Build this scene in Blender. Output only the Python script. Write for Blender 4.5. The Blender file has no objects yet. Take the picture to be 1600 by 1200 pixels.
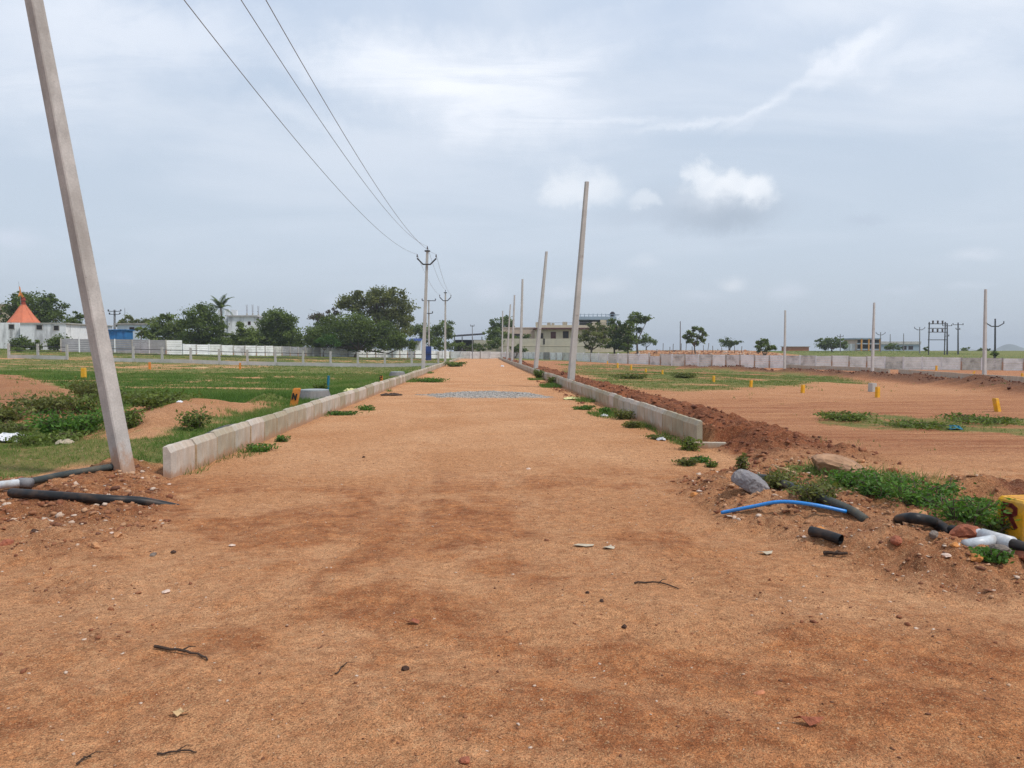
import bpy, math, random
import numpy as np
from mathutils import Vector, Matrix
random.seed(7)
RNG = np.random.default_rng(11)
SC = bpy.context.scene
COL = SC.collection
R = math.radians

# ------------------------------------------------------------------ camera model
CAMH = 1.6
FPX = 1164.0
HOR = 549.0
VPX = 752.0
yaw = math.atan((800 - VPX) / FPX)
pit = math.atan((600 - HOR) / FPX)
Fv = np.array([math.sin(yaw) * math.cos(pit), math.cos(yaw) * math.cos(pit), -math.sin(pit)])
Rv = np.array([math.cos(yaw), -math.sin(yaw), 0.0])
Uv = np.cross(Rv, Fv)
CAM = np.array([0, 0, CAMH])

def ray(px, py):
    return Fv + Rv * (px - 800) / FPX + Uv * (600 - py) / FPX

def at(px, py, Y):
    """point seen at photo position px,py at distance Y along the road"""
    d = ray(px, py)
    return CAM + d * (Y / d[1])

# ------------------------------------------------------------------ noise
_T = np.random.default_rng(3).random((256, 256))
def vnoise(x, y, s=1.0, o=0.0):
    x = np.asarray(x, float) * s + 17.3 + o * 7.7
    y = np.asarray(y, float) * s + 91.7 + o * 3.1
    xi = np.floor(x).astype(int); yi = np.floor(y).astype(int)
    fx = x - xi; fy = y - yi
    fx = fx * fx * fx * (fx * (fx * 6 - 15) + 10); fy = fy * fy * fy * (fy * (fy * 6 - 15) + 10)
    a = _T[xi & 255, yi & 255]; b = _T[(xi + 1) & 255, yi & 255]
    c = _T[xi & 255, (yi + 1) & 255]; d = _T[(xi + 1) & 255, (yi + 1) & 255]
    return (a * (1 - fx) + b * fx) * (1 - fy) + (c * (1 - fx) + d * fx) * fy

def fbm(x, y, s=1.0, n=4, o=0.0, g=0.5):
    t = 0; a = 1; w = 0
    for k in range(n):
        t = t + a * (vnoise(x * math.cos(k) - y * math.sin(k), x * math.sin(k) + y * math.cos(k), s * 2.03 ** k, o + k) - 0.5)
        w += a; a *= g
    return t / w * 2

def ss(x, a, b):
    t = np.clip((np.asarray(x, float) - a) / (b - a), 0, 1)
    return t * t * (3 - 2 * t)

# ------------------------------------------------------------------ terrain: broad shape
def softplus(t):
    return np.where(t > 30, t, np.log1p(np.exp(np.minimum(t, 30))))

def base(x, y):
    x = np.asarray(x, float); y = np.asarray(y, float)
    L = 0.031 * np.minimum(softplus((-x - 8) / 3) * 3, 110) * ss(y, 5, 100)
    Rr = -0.75 * ss(x, 6, 40) * ss(y, 12, 50) * (1 - ss(y, 118, 180))
    F = 1.75 * ss(y, 118, 220) * ss(x, 0, 18) + 0.9 * ss(y, 164, 215) * (1 - ss(x, 0, 18)) * ss(x, -40, -5)
    far = ss(y, 300, 700)
    z = (L + Rr + F) * (1 - far) + 1.3 * far
    # earth heap behind the boundary wall on the right
    z = z + 1.25 * ss(x, 27, 37) * (1 - ss(x, 58, 75)) * ss(y, 128, 142) * (1 - ss(y, 160, 190))
    return z

def _s1(x, a, b):
    t = (x - a) / (b - a); t = 0.0 if t < 0 else (1.0 if t > 1 else t)
    return t * t * (3 - 2 * t)
def base1(x, y):
    q = (-x - 8) / 3; sp_ = q if q > 30 else math.log1p(math.exp(q))
    L = 0.031 * min(sp_ * 3, 110) * _s1(y, 5, 100)
    Rr = -0.75 * _s1(x, 6, 40) * _s1(y, 12, 50) * (1 - _s1(y, 118, 180))
    F = 1.75 * _s1(y, 118, 220) * _s1(x, 0, 18) + 0.9 * _s1(y, 164, 215) * (1 - _s1(x, 0, 18)) * _s1(x, -40, -5)
    far = _s1(y, 300, 700)
    return (L + Rr + F) * (1 - far) + 1.3 * far + 1.25 * _s1(x, 27, 37) * (1 - _s1(x, 58, 75)) * _s1(y, 128, 142) * (1 - _s1(y, 160, 190))

def hit0(px, py, fn=base1):
    d = ray(px, py); t = 1.5; prev = t
    while t < 900:
        p = CAM + d * t
        if p[2] < float(fn(p[0], p[1])):
            a, b = prev, t
            for _ in range(30):
                m = (a + b) / 2; p = CAM + d * m
                if p[2] < float(fn(p[0], p[1])): b = m
                else: a = m
            return CAM + d * b
        prev = t; t *= 1.02
    return CAM + d * 900

def poly(pts):
    return np.array([hit0(*p)[:2] for p in pts])

def sdist(P, x, y):
    """signed distance to polygon, >0 inside"""
    x = np.asarray(x, float); y = np.asarray(y, float)
    if x.size > 200:
        lo = P.min(0) - 3.5; hi = P.max(0) + 3.5
        k = (x > lo[0]) & (x < hi[0]) & (y > lo[1]) & (y < hi[1])
        out = np.full(x.shape, -9.0)
        if k.any(): out[k] = _sdist(P, x[k], y[k])
        return out
    return _sdist(P, x, y)

def _sdist(P, x, y):
    d = np.full(x.shape, 1e9); ins = np.zeros(x.shape, bool)
    n = len(P)
    for i in range(n):
        ax, ay = P[i]; bx, by = P[(i + 1) % n]
        ex, ey = bx - ax, by - ay
        t = np.clip(((x - ax) * ex + (y - ay) * ey) / (ex * ex + ey * ey + 1e-12), 0, 1)
        d = np.minimum(d, np.hypot(x - ax - ex * t, y - ay - ey * t))
        c = ((ay > y) != (by > y)) & (x < (bx - ax) * (y - ay) / (by - ay + 1e-12) + ax)
        ins ^= c
    return np.where(ins, d, -d)

def ldist(P, x, y):
    d = np.full(np.shape(x), 1e9)
    for i in range(len(P) - 1):
        ax, ay = P[i]; bx, by = P[i + 1]
        ex, ey = bx - ax, by - ay
        t = np.clip(((x - ax) * ex + (y - ay) * ey) / (ex * ex + ey * ey), 0, 1)
        d = np.minimum(d, np.hypot(x - ax - ex * t, y - ay - ey * t))
    return d

KL, KR = -3.88, 3.62           # kerb faces
KL0, KR0 = 9.46, 12.35         # where the rows begin
# zones measured on the ground
Z_BANK = poly([(1040, 752), (1110, 735), (1230, 722), (1340, 735), (1480, 775), (1640, 815), (1700, 945), (1560, 940), (1400, 915), (1270, 872), (1130, 825)])
Z_RUB = poly([(-60, 745), (60, 752), (180, 738), (262, 738), (290, 775), (250, 830), (120, 875), (-80, 900)])
Z_SANDM = poly([(120, 690), (165, 655), (205, 632), (330, 640), (450, 643), (400, 660), (300, 690), (215, 702)])
Z_REDL = poly([(-60, 585), (40, 588), (100, 604), (165, 628), (160, 655), (90, 668), (-60, 660)])
Z_PATH = poly([(190, 605), (475, 607.5), (475, 610.5), (190, 607.5)])
Z_OLIVE = poly([(-80, 690), (120, 688), (260, 700), (262, 725), (170, 738), (60, 757), (-80, 765)])
Z_GREENR = poly([(900, 569), (1090, 573), (1260, 586), (1330, 596), (1200, 604), (1030, 607), (960, 596), (905, 584)])
Z_PATCH = poly([(1285, 655), (1320, 645), (1420, 650), (1500, 655), (1640, 655), (1640, 684), (1520, 680), (1400, 671), (1295, 665)])
Z_STRIP = poly([(1195, 752), (1270, 742), (1350, 742), (1500, 790), (1650, 830), (1650, 872), (1560, 868), (1440, 822), (1280, 782)])
Z_REDM = poly([(1490, 775), (1520, 757), (1580, 755), (1660, 770), (1660, 805), (1560, 800)])
Z_GRAV = poly([(650, 617), (730, 612.5), (775, 611), (830, 614), (868, 621), (800, 622), (690, 621.5)])
Z_DARKR = poly([(880, 830), (1130, 830), (1400, 925), (1640, 960), (1640, 1120), (1300, 1100), (1050, 1000), (900, 900)])
Z_RUB2 = poly([(-80, 850), (150, 850), (330, 915), (300, 1000), (120, 1040), (-120, 1060)])
Z_RUB3 = poly([(830, 840), (1000, 860), (1130, 835), (1270, 880), (1400, 925), (1650, 960), (1650, 1060), (1330, 1030), (1000, 960)])
P_TRK = [np.array([hit0(*p)[:2] for p in q]) for q in (
    [(700, 640), (660, 760), (640, 850), (760, 930), (1000, 990), (1300, 1040), (1700, 1100)],
    [(790, 640), (800, 760), (830, 820), (960, 880), (1150, 925), (1400, 970), (1700, 1010)],
    [(690, 640), (600, 800), (420, 930), (100, 1030), (-150, 1080)],
    [(-150, 960), (200, 950), (600, 985), (1000, 1075), (1500, 1170)])]
def tracks(x, y):
    w = 0.10 * fbm(x, y, 0.9, 2, 70)
    t = 0
    for P in P_TRK: t = np.maximum(t, 1 - ss(np.abs(ldist(P, x, y) + w), 0.05, 0.22))
    for xr in (-1.55, -0.15, 0.75, 2.15):
        t = np.maximum(t, (1 - ss(np.abs(x - xr - 0.25 * fbm(x * 0, y, 0.12, 2, 71 + xr) + w), 0.08, 0.26)) * ss(y, 9, 13))
    return t * (0.6 + 0.5 * fbm(x, y, 1.5, 2, 72))
P_RIDGE = np.array([hit0(*p)[:2] + np.array([0.5, 1.6]) for p in [(1080, 577), (1300, 589), (1450, 600), (1600, 613), (1760, 630)]])
P_KFAR = np.array([hit0(*p)[:2] for p in [(1195, 574), (1300, 578), (1405, 584), (1600, 599), (1780, 614)]])

def kjit(y):
    return 0.05 * (vnoise(y * 0 + 3, y, 0.12) - 0.5)

def feat(x, y):
    """mounds, banks and ridges on top of the broad shape"""
    x = np.asarray(x, float); y = np.asarray(y, float)
    z = base(x, y)
    # spoil ridge behind the right kerb
    rw = 5.9 + 0.8 * fbm(x * 0, y, 0.25, 2, 4)
    h = (0.31 + 0.12 * fbm(x * 0, y, 0.3, 2, 9)) * ss(x, 3.72, 4.0) * (1 - ss(x, 4.6, rw)) * ss(y, 9.6, 11.8) * (1 - ss(y, 146, 152))
    h = h * np.where(y < KR0, ss(x - (4.1 + (KR0 - y) * 0.0), -0.2, 0.5), 1.0)
    z = z + h
    z = z + 0.58 * np.exp(-(ldist(P_RIDGE, x, y) / 1.8) ** 2) * (0.8 + 0.5 * fbm(x, y, 0.4, 2, 2))
    # bank and rubble
    z = z + 0.13 * ss(sdist(Z_BANK, x, y) + 0.25 * fbm(x, y, 1.1, 3, 6), -0.1, 0.75)
    z = z + 0.07 * ss(sdist(Z_RUB, x, y) + 0.2 * fbm(x, y, 1.1, 3, 7), -0.1, 0.7)
    z = z + 0.42 * ss(sdist(Z_SANDM, x, y) + 0.3 * fbm(x, y, 0.5, 2, 3), -0.2, 2.0)
    z = z + 0.32 * ss(sdist(Z_REDL, x, y), -0.5, 3.0) * (0.7 + 0.6 * fbm(x, y, 0.35, 3, 1))
    c = hit0(417, 640); z = z + 0.33 * np.exp(-(((x - c[0]) / 0.55) ** 2 + ((y - c[1]) / 0.7) ** 2))
    c = hit0(1540, 785); z = z + 0.2 * np.exp(-(((x - c[0]) / 0.75) ** 2 + ((y - c[1]) / 0.45) ** 2)) * (1 + 0.5 * fbm(x, y, 3, 2))
    z = z + 0.07 * ss(sdist(Z_GRAV, x, y) + 0.15 * fbm(x, y, 2, 2), -0.2, 1.0)
    # ground behind the left kerb filled up a little
    z = z + 0.20 * ss(-x, 4.0, 4.25) * (1 - ss(-x, 4.5, 8)) * ss(y, KL0 - 0.1, KL0 + 1.5) * (1 - ss(y, 120, 140))
    z = z + 0.11 * np.exp(-(((x + 4.75) / 0.4) ** 2 + ((y - 9.75) / 0.4) ** 2)) * (1 + 0.6 * fbm(x, y, 3.0, 2, 80))
    return z

def rough_mask(x, y):
    b = ss(sdist(Z_BANK, x, y) + 0.3 * fbm(x, y, 1.1, 3, 6), -0.15, 0.3)
    r = ss(sdist(Z_RUB, x, y) + 0.25 * fbm(x, y, 1.1, 3, 7), -0.2, 0.4)
    e2 = np.maximum(0.42 * ss(sdist(Z_RUB2, x, y) + 0.5 * fbm(x, y, 1.4, 3, 8), -0.1, 0.6), 0.36 * ss(sdist(Z_RUB3, x, y) + 0.6 * fbm(x, y, 1.2, 3, 9), 0.0, 0.6))
    r = np.maximum(r, e2 * (0.4 + 0.9 * np.clip(0.5 + fbm(x, y, 2.0, 2, 10), 0, 1)))
    ridge = ss(x, 3.75, 4.0) * (1 - ss(x, 5.4, 6.6)) * ss(y, 9.8, 11.5) * (1 - ss(y, 146, 152))
    ridge = np.maximum(ridge, np.exp(-(ldist(P_RIDGE, x, y) / 1.9) ** 4))
    rm = ss(sdist(Z_REDM, x, y), -0.2, 0.3)
    return b, r, np.maximum(ridge, rm)

def H(x, y):
    x = np.asarray(x, float); y = np.asarray(y, float)
    z = feat(x, y)
    b, r, g = rough_mask(x, y)
    near = 1 - ss(y, 25, 60)
    rd = ss(x, KL - 0.1, KL + 0.3) * (1 - ss(x, KR - 0.3, KR + 0.1))
    z = z + 0.030 * fbm(x, y, 0.7, 3, 20) + 0.016 * fbm(x, y, 3.5, 4, 21, 0.6) * near + 0.012 * near * (1 - ss(y, 8, 12)) * np.maximum(0, fbm(x, y, 5.5, 3, 29) - 0.15)
    nm = (y < 40) & (y > 1) & (np.abs(x) < 9)
    if np.any(nm): z = z - np.where(nm, 0.016 * tracks(np.where(nm, x, 0), np.where(nm, y, 5)), 0)
    # wheel ruts of the crossing track
    ph = y + 0.35 * x + 0.5 * fbm(x, y, 0.3, 2, 30)
    z = z + 0.012 * np.sin(ph * 4.1) * (1 - ss(y, 6.5, 9.5)) * ss(y, 2, 4)
    f1 = fbm(x, y, 3.2, 4, 23); f2 = np.abs(fbm(x, y, 6.0, 3, 24))
    z = z + b * (0.085 * f1 + 0.08 * f2) + r * (0.07 * f1 + 0.07 * f2) + g * (0.15 * fbm(x, y, 1.6, 4, 25, 0.65) + 0.10 * np.abs(fbm(x, y, 3.5, 3, 26)))
    z = z + 0.02 * fbm(x, y, 11.0, 2, 27) * np.maximum(np.maximum(b, r), g) * near
    off = (1 - rd) * ss(np.abs(x), 4.2, 8) * ss(y, 12, 20)
    z = z + 0.07 * fbm(x, y, 0.25, 3, 28) * off
    return z


# ------------------------------------------------------------------ material helpers
class NT:
    def __init__(s, tree):
        s.t = tree; s.n = tree.nodes; s.l = tree.links
    def new(s, typ, **kw):
        n = s.n.new(typ)
        for k, v in kw.items(): setattr(n, k, v)
        return n
    def put(s, sock, v):
        if hasattr(v, 'is_output') or isinstance(v, bpy.types.NodeSocket): s.l.new(v, sock)
        else: sock.default_value = v
    def math(s, op, a, b=None, c=None, clamp=False):
        n = s.new('ShaderNodeMath', operation=op, use_clamp=clamp)
        s.put(n.inputs[0], a)
        if b is not None: s.put(n.inputs[1], b)
        if c is not None: s.put(n.inputs[2], c)
        return n.outputs[0]
    def mix(s, f, a, b, mode='MIX'):
        n = s.new('ShaderNodeMixRGB', blend_type=mode)
        s.put(n.inputs[0], f)
        s.put(n.inputs[1], a if not isinstance(a, tuple) else (*a, 1)[:4])
        s.put(n.inputs[2], b if not isinstance(b, tuple) else (*b, 1)[:4])
        return n.outputs[0]
    def noise(s, vec, scale, detail=3, rough=0.55, dist=0.0):
        n = s.new('ShaderNodeTexNoise')
        s.put(n.inputs['Scale'], scale); n.inputs['Detail'].default_value = detail
        n.inputs['Roughness'].default_value = rough; n.inputs['Distortion'].default_value = dist
        if vec is not None: s.l.new(vec, n.inputs['Vector'])
        return n.outputs[0]
    def map(s, vec, scale=(1, 1, 1), loc=(0, 0, 0), rot=(0, 0, 0)):
        n = s.new('ShaderNodeMapping')
        s.l.new(vec, n.inputs[0]); n.inputs[1].default_value = loc; n.inputs[2].default_value = rot; n.inputs[3].default_value = scale
        return n.outputs[0]
    def rng(s, v, a, b, c=0.0, d=1.0, smooth=False):
        n = s.new('ShaderNodeMapRange')
        if smooth: n.interpolation_type = 'SMOOTHSTEP'
        s.put(n.inputs[0], v); n.inputs[1].default_value = a; n.inputs[2].default_value = b
        n.inputs[3].default_value = c; n.inputs[4].default_value = d
        return n.outputs[0]

def newmat(name):
    m = bpy.data.materials.new(name); m.use_nodes = True
    nt = NT(m.node_tree)
    bs = next(n for n in nt.n if n.type == 'BSDF_PRINCIPLED')
    bs.inputs['Specular IOR Level'].default_value = 0.25
    return m, nt, bs

def mat(name, col, rough=0.85, var=0.25, scale=6.0, bump=0.2, bscale=40.0, stain=None, stain_amt=0.5, stain_scale=1.2, vert=False, objvar=0.0, spec=0.25, metal=0.0, mud=0.0):
    """plain surface with grain, patches and optional stains of its own"""
    m, nt, bs = newmat(name)
    co = nt.new('ShaderNodeTexCoord').outputs['Object']
    n1 = nt.noise(co, scale, 4, 0.6)
    c = nt.mix(nt.rng(n1, 0.3, 0.7), tuple(x * (1 - var) for x in col), tuple(min(1, x * (1 + var)) for x in col))
    n2 = nt.noise(co, bscale, 3, 0.6)
    c = nt.mix(1.0, c, nt.mix(nt.rng(n2, 0.3, 0.7), (0.86, 0.86, 0.86), (1.1, 1.1, 1.1)), 'MULTIPLY')
    if stain is not None:
        v2 = nt.map(co, (1, 1, 0.22) if vert else (1, 1, 1))
        s_ = nt.noise(v2, stain_scale, 6, 0.65, 0.4)
        c = nt.mix(nt.math('MULTIPLY', nt.rng(s_, 0.47, 0.68), stain_amt), c, stain)
    if objvar:
        oi = nt.new('ShaderNodeObjectInfo').outputs['Random']
        k = nt.rng(oi, 0, 1, 1 - objvar, 1 + objvar)
        cc = nt.new('ShaderNodeCombineXYZ'); nt.l.new(k, cc.inputs[0]); nt.l.new(k, cc.inputs[1]); nt.l.new(nt.math('POWER', k, 1.5), cc.inputs[2])
        c = nt.mix(1.0, c, cc.outputs[0], 'MULTIPLY')
    if mud:
        sz = nt.new('ShaderNodeSeparateXYZ'); nt.l.new(co, sz.inputs[0])
        mz = nt.math('ADD', sz.outputs[2], nt.math('MULTIPLY', nt.math('SUBTRACT', nt.noise(nt.map(co, (1, 1, .5)), 7, 5, 0.7), 0.5), mud * 2.2))
        c = nt.mix(nt.rng(mz, mud * .2, mud, 0.75, 0.0, True), c, (0.36, 0.19, 0.10))
        pit = nt.noise(co, 38, 2, 0.5)
        c = nt.mix(nt.rng(pit, 0.70, 0.76, 0, 0.6), c, (0.12, 0.11, 0.10))
        ed = nt.noise(nt.map(co, (1, 1, .08)), 9, 4, 0.6)
        c = nt.mix(nt.rng(ed, 0.55, 0.75, 0, 0.35), c, (0.27, 0.25, 0.23))
    nt.l.new(c, bs.inputs['Base Color'])
    bs.inputs['Roughness'].default_value = rough
    bs.inputs['Specular IOR Level'].default_value = spec
    bs.inputs['Metallic'].default_value = metal
    if bump:
        b = nt.new('ShaderNodeBump'); b.inputs['Strength'].default_value = bump; b.inputs['Distance'].default_value = 0.02
        nt.l.new(nt.math('ADD', n1, nt.math('MULTIPLY', n2, 0.5)), b.inputs['Height']); nt.l.new(b.outputs[0], bs.inputs['Normal'])
    return m

def leafmat(name, ca, cb, trans=0.35, rough=0.6):
    m, nt, bs = newmat(name)
    t = nt.new('ShaderNodeAttribute'); t.attribute_name = 'tint'
    c = nt.mix(t.outputs['Fac'], ca, cb)
    nt.l.new(c, bs.inputs['Base Color']); bs.inputs['Roughness'].default_value = rough
    bs.inputs['Specular IOR Level'].default_value = 0.2
    tr = nt.new('ShaderNodeBsdfTranslucent'); nt.l.new(nt.mix(1.0, c, (1.3, 1.35, 0.6), 'MULTIPLY'), tr.inputs[0])
    mx = nt.new('ShaderNodeMixShader'); mx.inputs[0].default_value = trans
    out = next(n for n in nt.n if n.type == 'OUTPUT_MATERIAL')
    nt.l.new(bs.outputs[0], mx.inputs[1]); nt.l.new(tr.outputs[0], mx.inputs[2]); nt.l.new(mx.outputs[0], out.inputs[0])
    return m

def tintmat(name, cols, rough=0.9):
    m, nt, bs = newmat(name)
    t = nt.new('ShaderNodeAttribute'); t.attribute_name = 'tint'
    r = nt.new('ShaderNodeValToRGB'); e = r.color_ramp.elements
    e[0].position = 0; e[0].color = (*cols[0], 1); e[1].position = 1; e[1].color = (*cols[-1], 1)
    for i, c in enumerate(cols[1:-1]):
        q = e.new((i + 1) / (len(cols) - 1)); q.color = (*c, 1)
    nt.l.new(t.outputs['Fac'], r.inputs[0])
    co = nt.new('ShaderNodeNewGeometry').outputs['Position']
    n = nt.noise(co, 90, 3)
    c = nt.mix(1.0, r.outputs[0], nt.mix(nt.rng(n, .3, .7), (.75, .75, .75), (1.2, 1.2, 1.2)), 'MULTIPLY')
    nt.l.new(c, bs.inputs['Base Color']); bs.inputs['Roughness'].default_value = rough
    return m

# ------------------------------------------------------------------ object helpers
ORG = {}
def tag(o, label=None, cat=None, group=None, kind=None):
    if label: o['label'] = label
    if cat: o['category'] = cat
    if group: o['group'] = group
    if kind: o['kind'] = kind
    return o

def thing(name, label, cat, loc, group=None):
    o = bpy.data.objects.new(name, None); COL.objects.link(o)
    o.empty_display_size = 0.2
    o.location = [float(v) for v in loc]; ORG[o.name] = np.array(loc, float)
    return tag(o, label, cat, group)

class MB:
    def __init__(s): s.v = []; s.f = []; s.t = []; s.n = 0
    def raw(s, v, f, t=None):
        s.v.append(np.asarray(v, float)); s.f += [tuple(i + s.n for i in q) for q in f]; s.n += len(v)
        if t is not None: s.t += [t] * len(f)
    def box(s, c, size, rot=None, taper=1.0):
        x, y, z = [k / 2 for k in size]; t = taper
        v = np.array([[-x, -y, -z], [x, -y, -z], [x, y, -z], [-x, y, -z], [-x * t, -y * t, z], [x * t, -y * t, z], [x * t, y * t, z], [-x * t, y * t, z]])
        if rot is not None: v = v @ np.asarray(rot).T
        s.raw(v + np.asarray(c), [(0, 3, 2, 1), (4, 5, 6, 7), (0, 1, 5, 4), (1, 2, 6, 5), (2, 3, 7, 6), (3, 0, 4, 7)])
    def box2(s, a, b):
        a = np.minimum(a, b) if False else np.asarray(a, float); b = np.asarray(b, float)
        s.box((a + b) / 2, np.abs(b - a))
    def loft(s, rings, cap=True, closed=True):
        n = len(rings[0]); v = np.concatenate(rings); f = []
        for i in range(len(rings) - 1):
            for k in range(n):
                k2 = (k + 1) % n
                f.append((i * n + k, i * n + k2, (i + 1) * n + k2, (i + 1) * n + k))
        if cap:
            f.append(tuple(range(n - 1, -1, -1))); f.append(tuple((len(rings) - 1) * n + k for k in range(n)))
        s.raw(v, f)
    def tube(s, pts, r, n=8, cap=True):
        pts = [np.asarray(p, float) for p in pts]
        if not hasattr(r, '__len__'): r = [r] * len(pts)
        rings = []; up = np.array([0.13, 0.21, 0.97])
        for i, p in enumerate(pts):
            d = pts[min(i + 1, len(pts) - 1)] - pts[max(i - 1, 0)]; d = d / (np.linalg.norm(d) + 1e-9)
            a = np.cross(d, up)
            if np.linalg.norm(a) < 0.15: a = np.cross(d, [1, 0.1, 0])
            a /= np.linalg.norm(a); b = np.cross(d, a)
            rings.append(np.array([p + r[i] * (a * math.cos(2 * math.pi * k / n) + b * math.sin(2 * math.pi * k / n)) for k in range(n)]))
        s.loft(rings, cap)
    def build(s, name, m, parent=None, origin=None, smooth=False, top=None):
        v = np.concatenate(s.v) if s.v else np.zeros((0, 3))
        if parent is not None: o0 = ORG[parent.name]
        elif origin is not None: o0 = np.asarray(origin, float)
        else: o0 = np.array([v[:, 0].mean(), v[:, 1].mean(), v[:, 2].min()])
        me = bpy.data.meshes.new(name)
        me.from_pydata([tuple(q) for q in (v - o0)], [], s.f)
        if smooth:
            me.polygons.foreach_set('use_smooth', [True] * len(me.polygons))
        if len(s.t) == len(s.f) and s.t:
            a = me.attributes.new('tint', 'FLOAT', 'FACE'); a.data.foreach_set('value', np.array(s.t, np.float32))
        me.materials.append(m); me.update()
        o = bpy.data.objects.new(name, me); COL.objects.link(o)
        if parent is not None: o.parent = parent
        else: o.location = o0
        ORG[o.name] = o0
        return o

def fastmesh(name, V, F, tint, m, origin=(0, 0, 0), parent=None):
    """V (n,3), F (k,c) int array; tint per face"""
    o0 = np.asarray(ORG[parent.name] if parent is not None else origin, float)
    me = bpy.data.meshes.new(name); k, c = F.shape
    me.vertices.add(len(V)); me.vertices.foreach_set('co', (V - o0).astype(np.float32).ravel())
    me.loops.add(k * c); me.loops.foreach_set('vertex_index', F.astype(np.int32).ravel())
    me.polygons.add(k); me.polygons.foreach_set('loop_start', np.arange(0, k * c, c, dtype=np.int32))
    me.update(calc_edges=True)
    if tint is not None:
        a = me.attributes.new('tint', 'FLOAT', 'FACE'); a.data.foreach_set('value', np.asarray(tint, np.float32))
    me.materials.append(m)
    o = bpy.data.objects.new(name, me); COL.objects.link(o)
    if parent is not None: o.parent = parent
    else: o.location = [float(q) for q in o0]
    ORG[o.name] = o0
    return o

def rotz(a):
    c, s = math.cos(a), math.sin(a); return np.array([[c, -s, 0], [s, c, 0], [0, 0, 1]])

# ------------------------------------------------------------------ materials
M = {}
M['conc'] = mat('concrete', (0.42, 0.40, 0.37), 0.85, 0.14, 3, 0.25, 45, (0.22, 0.20, 0.175), 0.7, 2.2, True, 0.06, mud=0.35)
M['conc2'] = mat('concrete_pale', (0.44, 0.43, 0.41), 0.85, 0.12, 2, 0.2, 45, (0.25, 0.24, 0.22), 0.4, 1.0, True, 0.06)
M['kerb'] = mat('kerb_concrete', (0.40, 0.355, 0.285), 0.9, 0.16, 5, 0.35, 60, (0.36, 0.25, 0.15), 0.75, 2.2, True, 0.2, mud=0.14)
M['mortar'] = mat('mortar', (0.42, 0.31, 0.20), 0.95, 0.2, 12, 0.4, 50)
M['white'] = mat('whitewash', (0.74, 0.76, 0.78), 0.9, 0.08, 2, 0.15, 30, (0.20, 0.20, 0.20), 0.75, 0.9, True)
M['wallwhite'] = mat('whitewashed_slabs', (0.78, 0.79, 0.79), 0.9, 0.06, 1.5, 0.15, 30, (0.34, 0.34, 0.33), 0.55, 0.8, False, 0.05)
M['wallold'] = mat('weathered_slabs', (0.62, 0.62, 0.61), 0.9, 0.12, 1.5, 0.15, 30, (0.22, 0.21, 0.20), 0.8, 0.9, False, 0.1)
M['wallgrey'] = mat('bare_slabs', (0.27, 0.27, 0.28), 0.9, 0.15, 1.5, 0.15, 30, (0.16, 0.16, 0.16), 0.5, 1.0, False, 0.1)
M['paleblue'] = mat('pale_blue_wash', (0.58, 0.68, 0.76), 0.9, 0.06, 1, 0.1, 30, (0.4, 0.42, 0.42), 0.5, 0.7, True)
M['beige'] = mat('beige_plaster', (0.56, 0.48, 0.36), 0.9, 0.07, 1, 0.1, 30, (0.38, 0.33, 0.26), 0.4, 0.6, True)
M['beige2'] = mat('grey_beige_plaster', (0.48, 0.44, 0.35), 0.9, 0.08, 1, 0.1, 30, (0.33, 0.31, 0.27), 0.5, 0.4, True)
M['pink'] = mat('pinkish_plaster', (0.52, 0.40, 0.32), 0.9, 0.07, 1, 0.1, 30, (0.38, 0.3, 0.26), 0.4, 0.6, True)
M['maroon'] = mat('maroon_paint', (0.10, 0.035, 0.035), 0.7, 0.1)
M['bluegrey'] = mat('blue_grey_paint', (0.30, 0.37, 0.45), 0.8, 0.08, 1)
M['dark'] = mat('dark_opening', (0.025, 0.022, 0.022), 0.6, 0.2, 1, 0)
M['glass'] = mat('dark_window_glass', (0.02, 0.022, 0.025), 0.15, 0.2, 1, 0, spec=0.5)
M['tin'] = mat('dark_sheet_roof', (0.03, 0.028, 0.033), 0.9, 0.2, 1, spec=0.1)
M['blue'] = mat('blue_sheet_metal', (0.03, 0.17, 0.42), 0.55, 0.12, 1, 0.1, 30, (0.02, 0.09, 0.2), 0.4)
M['navy'] = mat('navy_enamel', (0.02, 0.05, 0.2), 0.5, 0.15, 2)
M['orange'] = mat('faded_orange_roof_paint', (0.56, 0.17, 0.09), 0.8, 0.1, 2, 0.1, 30, (0.4, 0.14, 0.09), 0.4, 1.5, True)
M['rust'] = mat('dark_red_paint', (0.27, 0.05, 0.03), 0.7, 0.15, 3)
M['flag'] = mat('orange_cloth', (0.75, 0.27, 0.06), 0.8, 0.1, 3)
M['steel'] = mat('dark_steel', (0.05, 0.05, 0.055), 0.6, 0.2, 4)
M['steel2'] = mat('grey_galvanised_steel', (0.2, 0.2, 0.21), 0.55, 0.15, 4)
M['brownarm'] = mat('red_oxide_steel', (0.10, 0.05, 0.045), 0.6, 0.2, 4)
M['insul'] = mat('brown_porcelain', (0.07, 0.045, 0.04), 0.25, 0.1, 4, spec=0.5)
M['wire'] = mat('bare_conductor', (0.22, 0.23, 0.24), 0.5, 0.1, 4, 0)
M['yellow'] = mat('yellow_paint', (0.74, 0.38, 0.02), 0.75, 0.12, 8, 0.3, 50, (0.42, 0.3, 0.16), 0.5, 6.0)
M['orangestone'] = mat('orange_paint', (0.60, 0.21, 0.03), 0.75, 0.12, 8, 0.3, 50, (0.4, 0.22, 0.12), 0.5, 6.0)
M['letter'] = mat('dark_red_lettering', (0.16, 0.02, 0.015), 0.7, 0.2, 20)
M['ink'] = mat('black_lettering', (0.03, 0.025, 0.02), 0.7, 0.2, 20)
M['black'] = mat('black_pvc', (0.012, 0.013, 0.015), 0.5, 0.2, 5, 0.1, 60, (0.16, 0.09, 0.05), 0.3, 7.0, spec=0.3)
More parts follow.
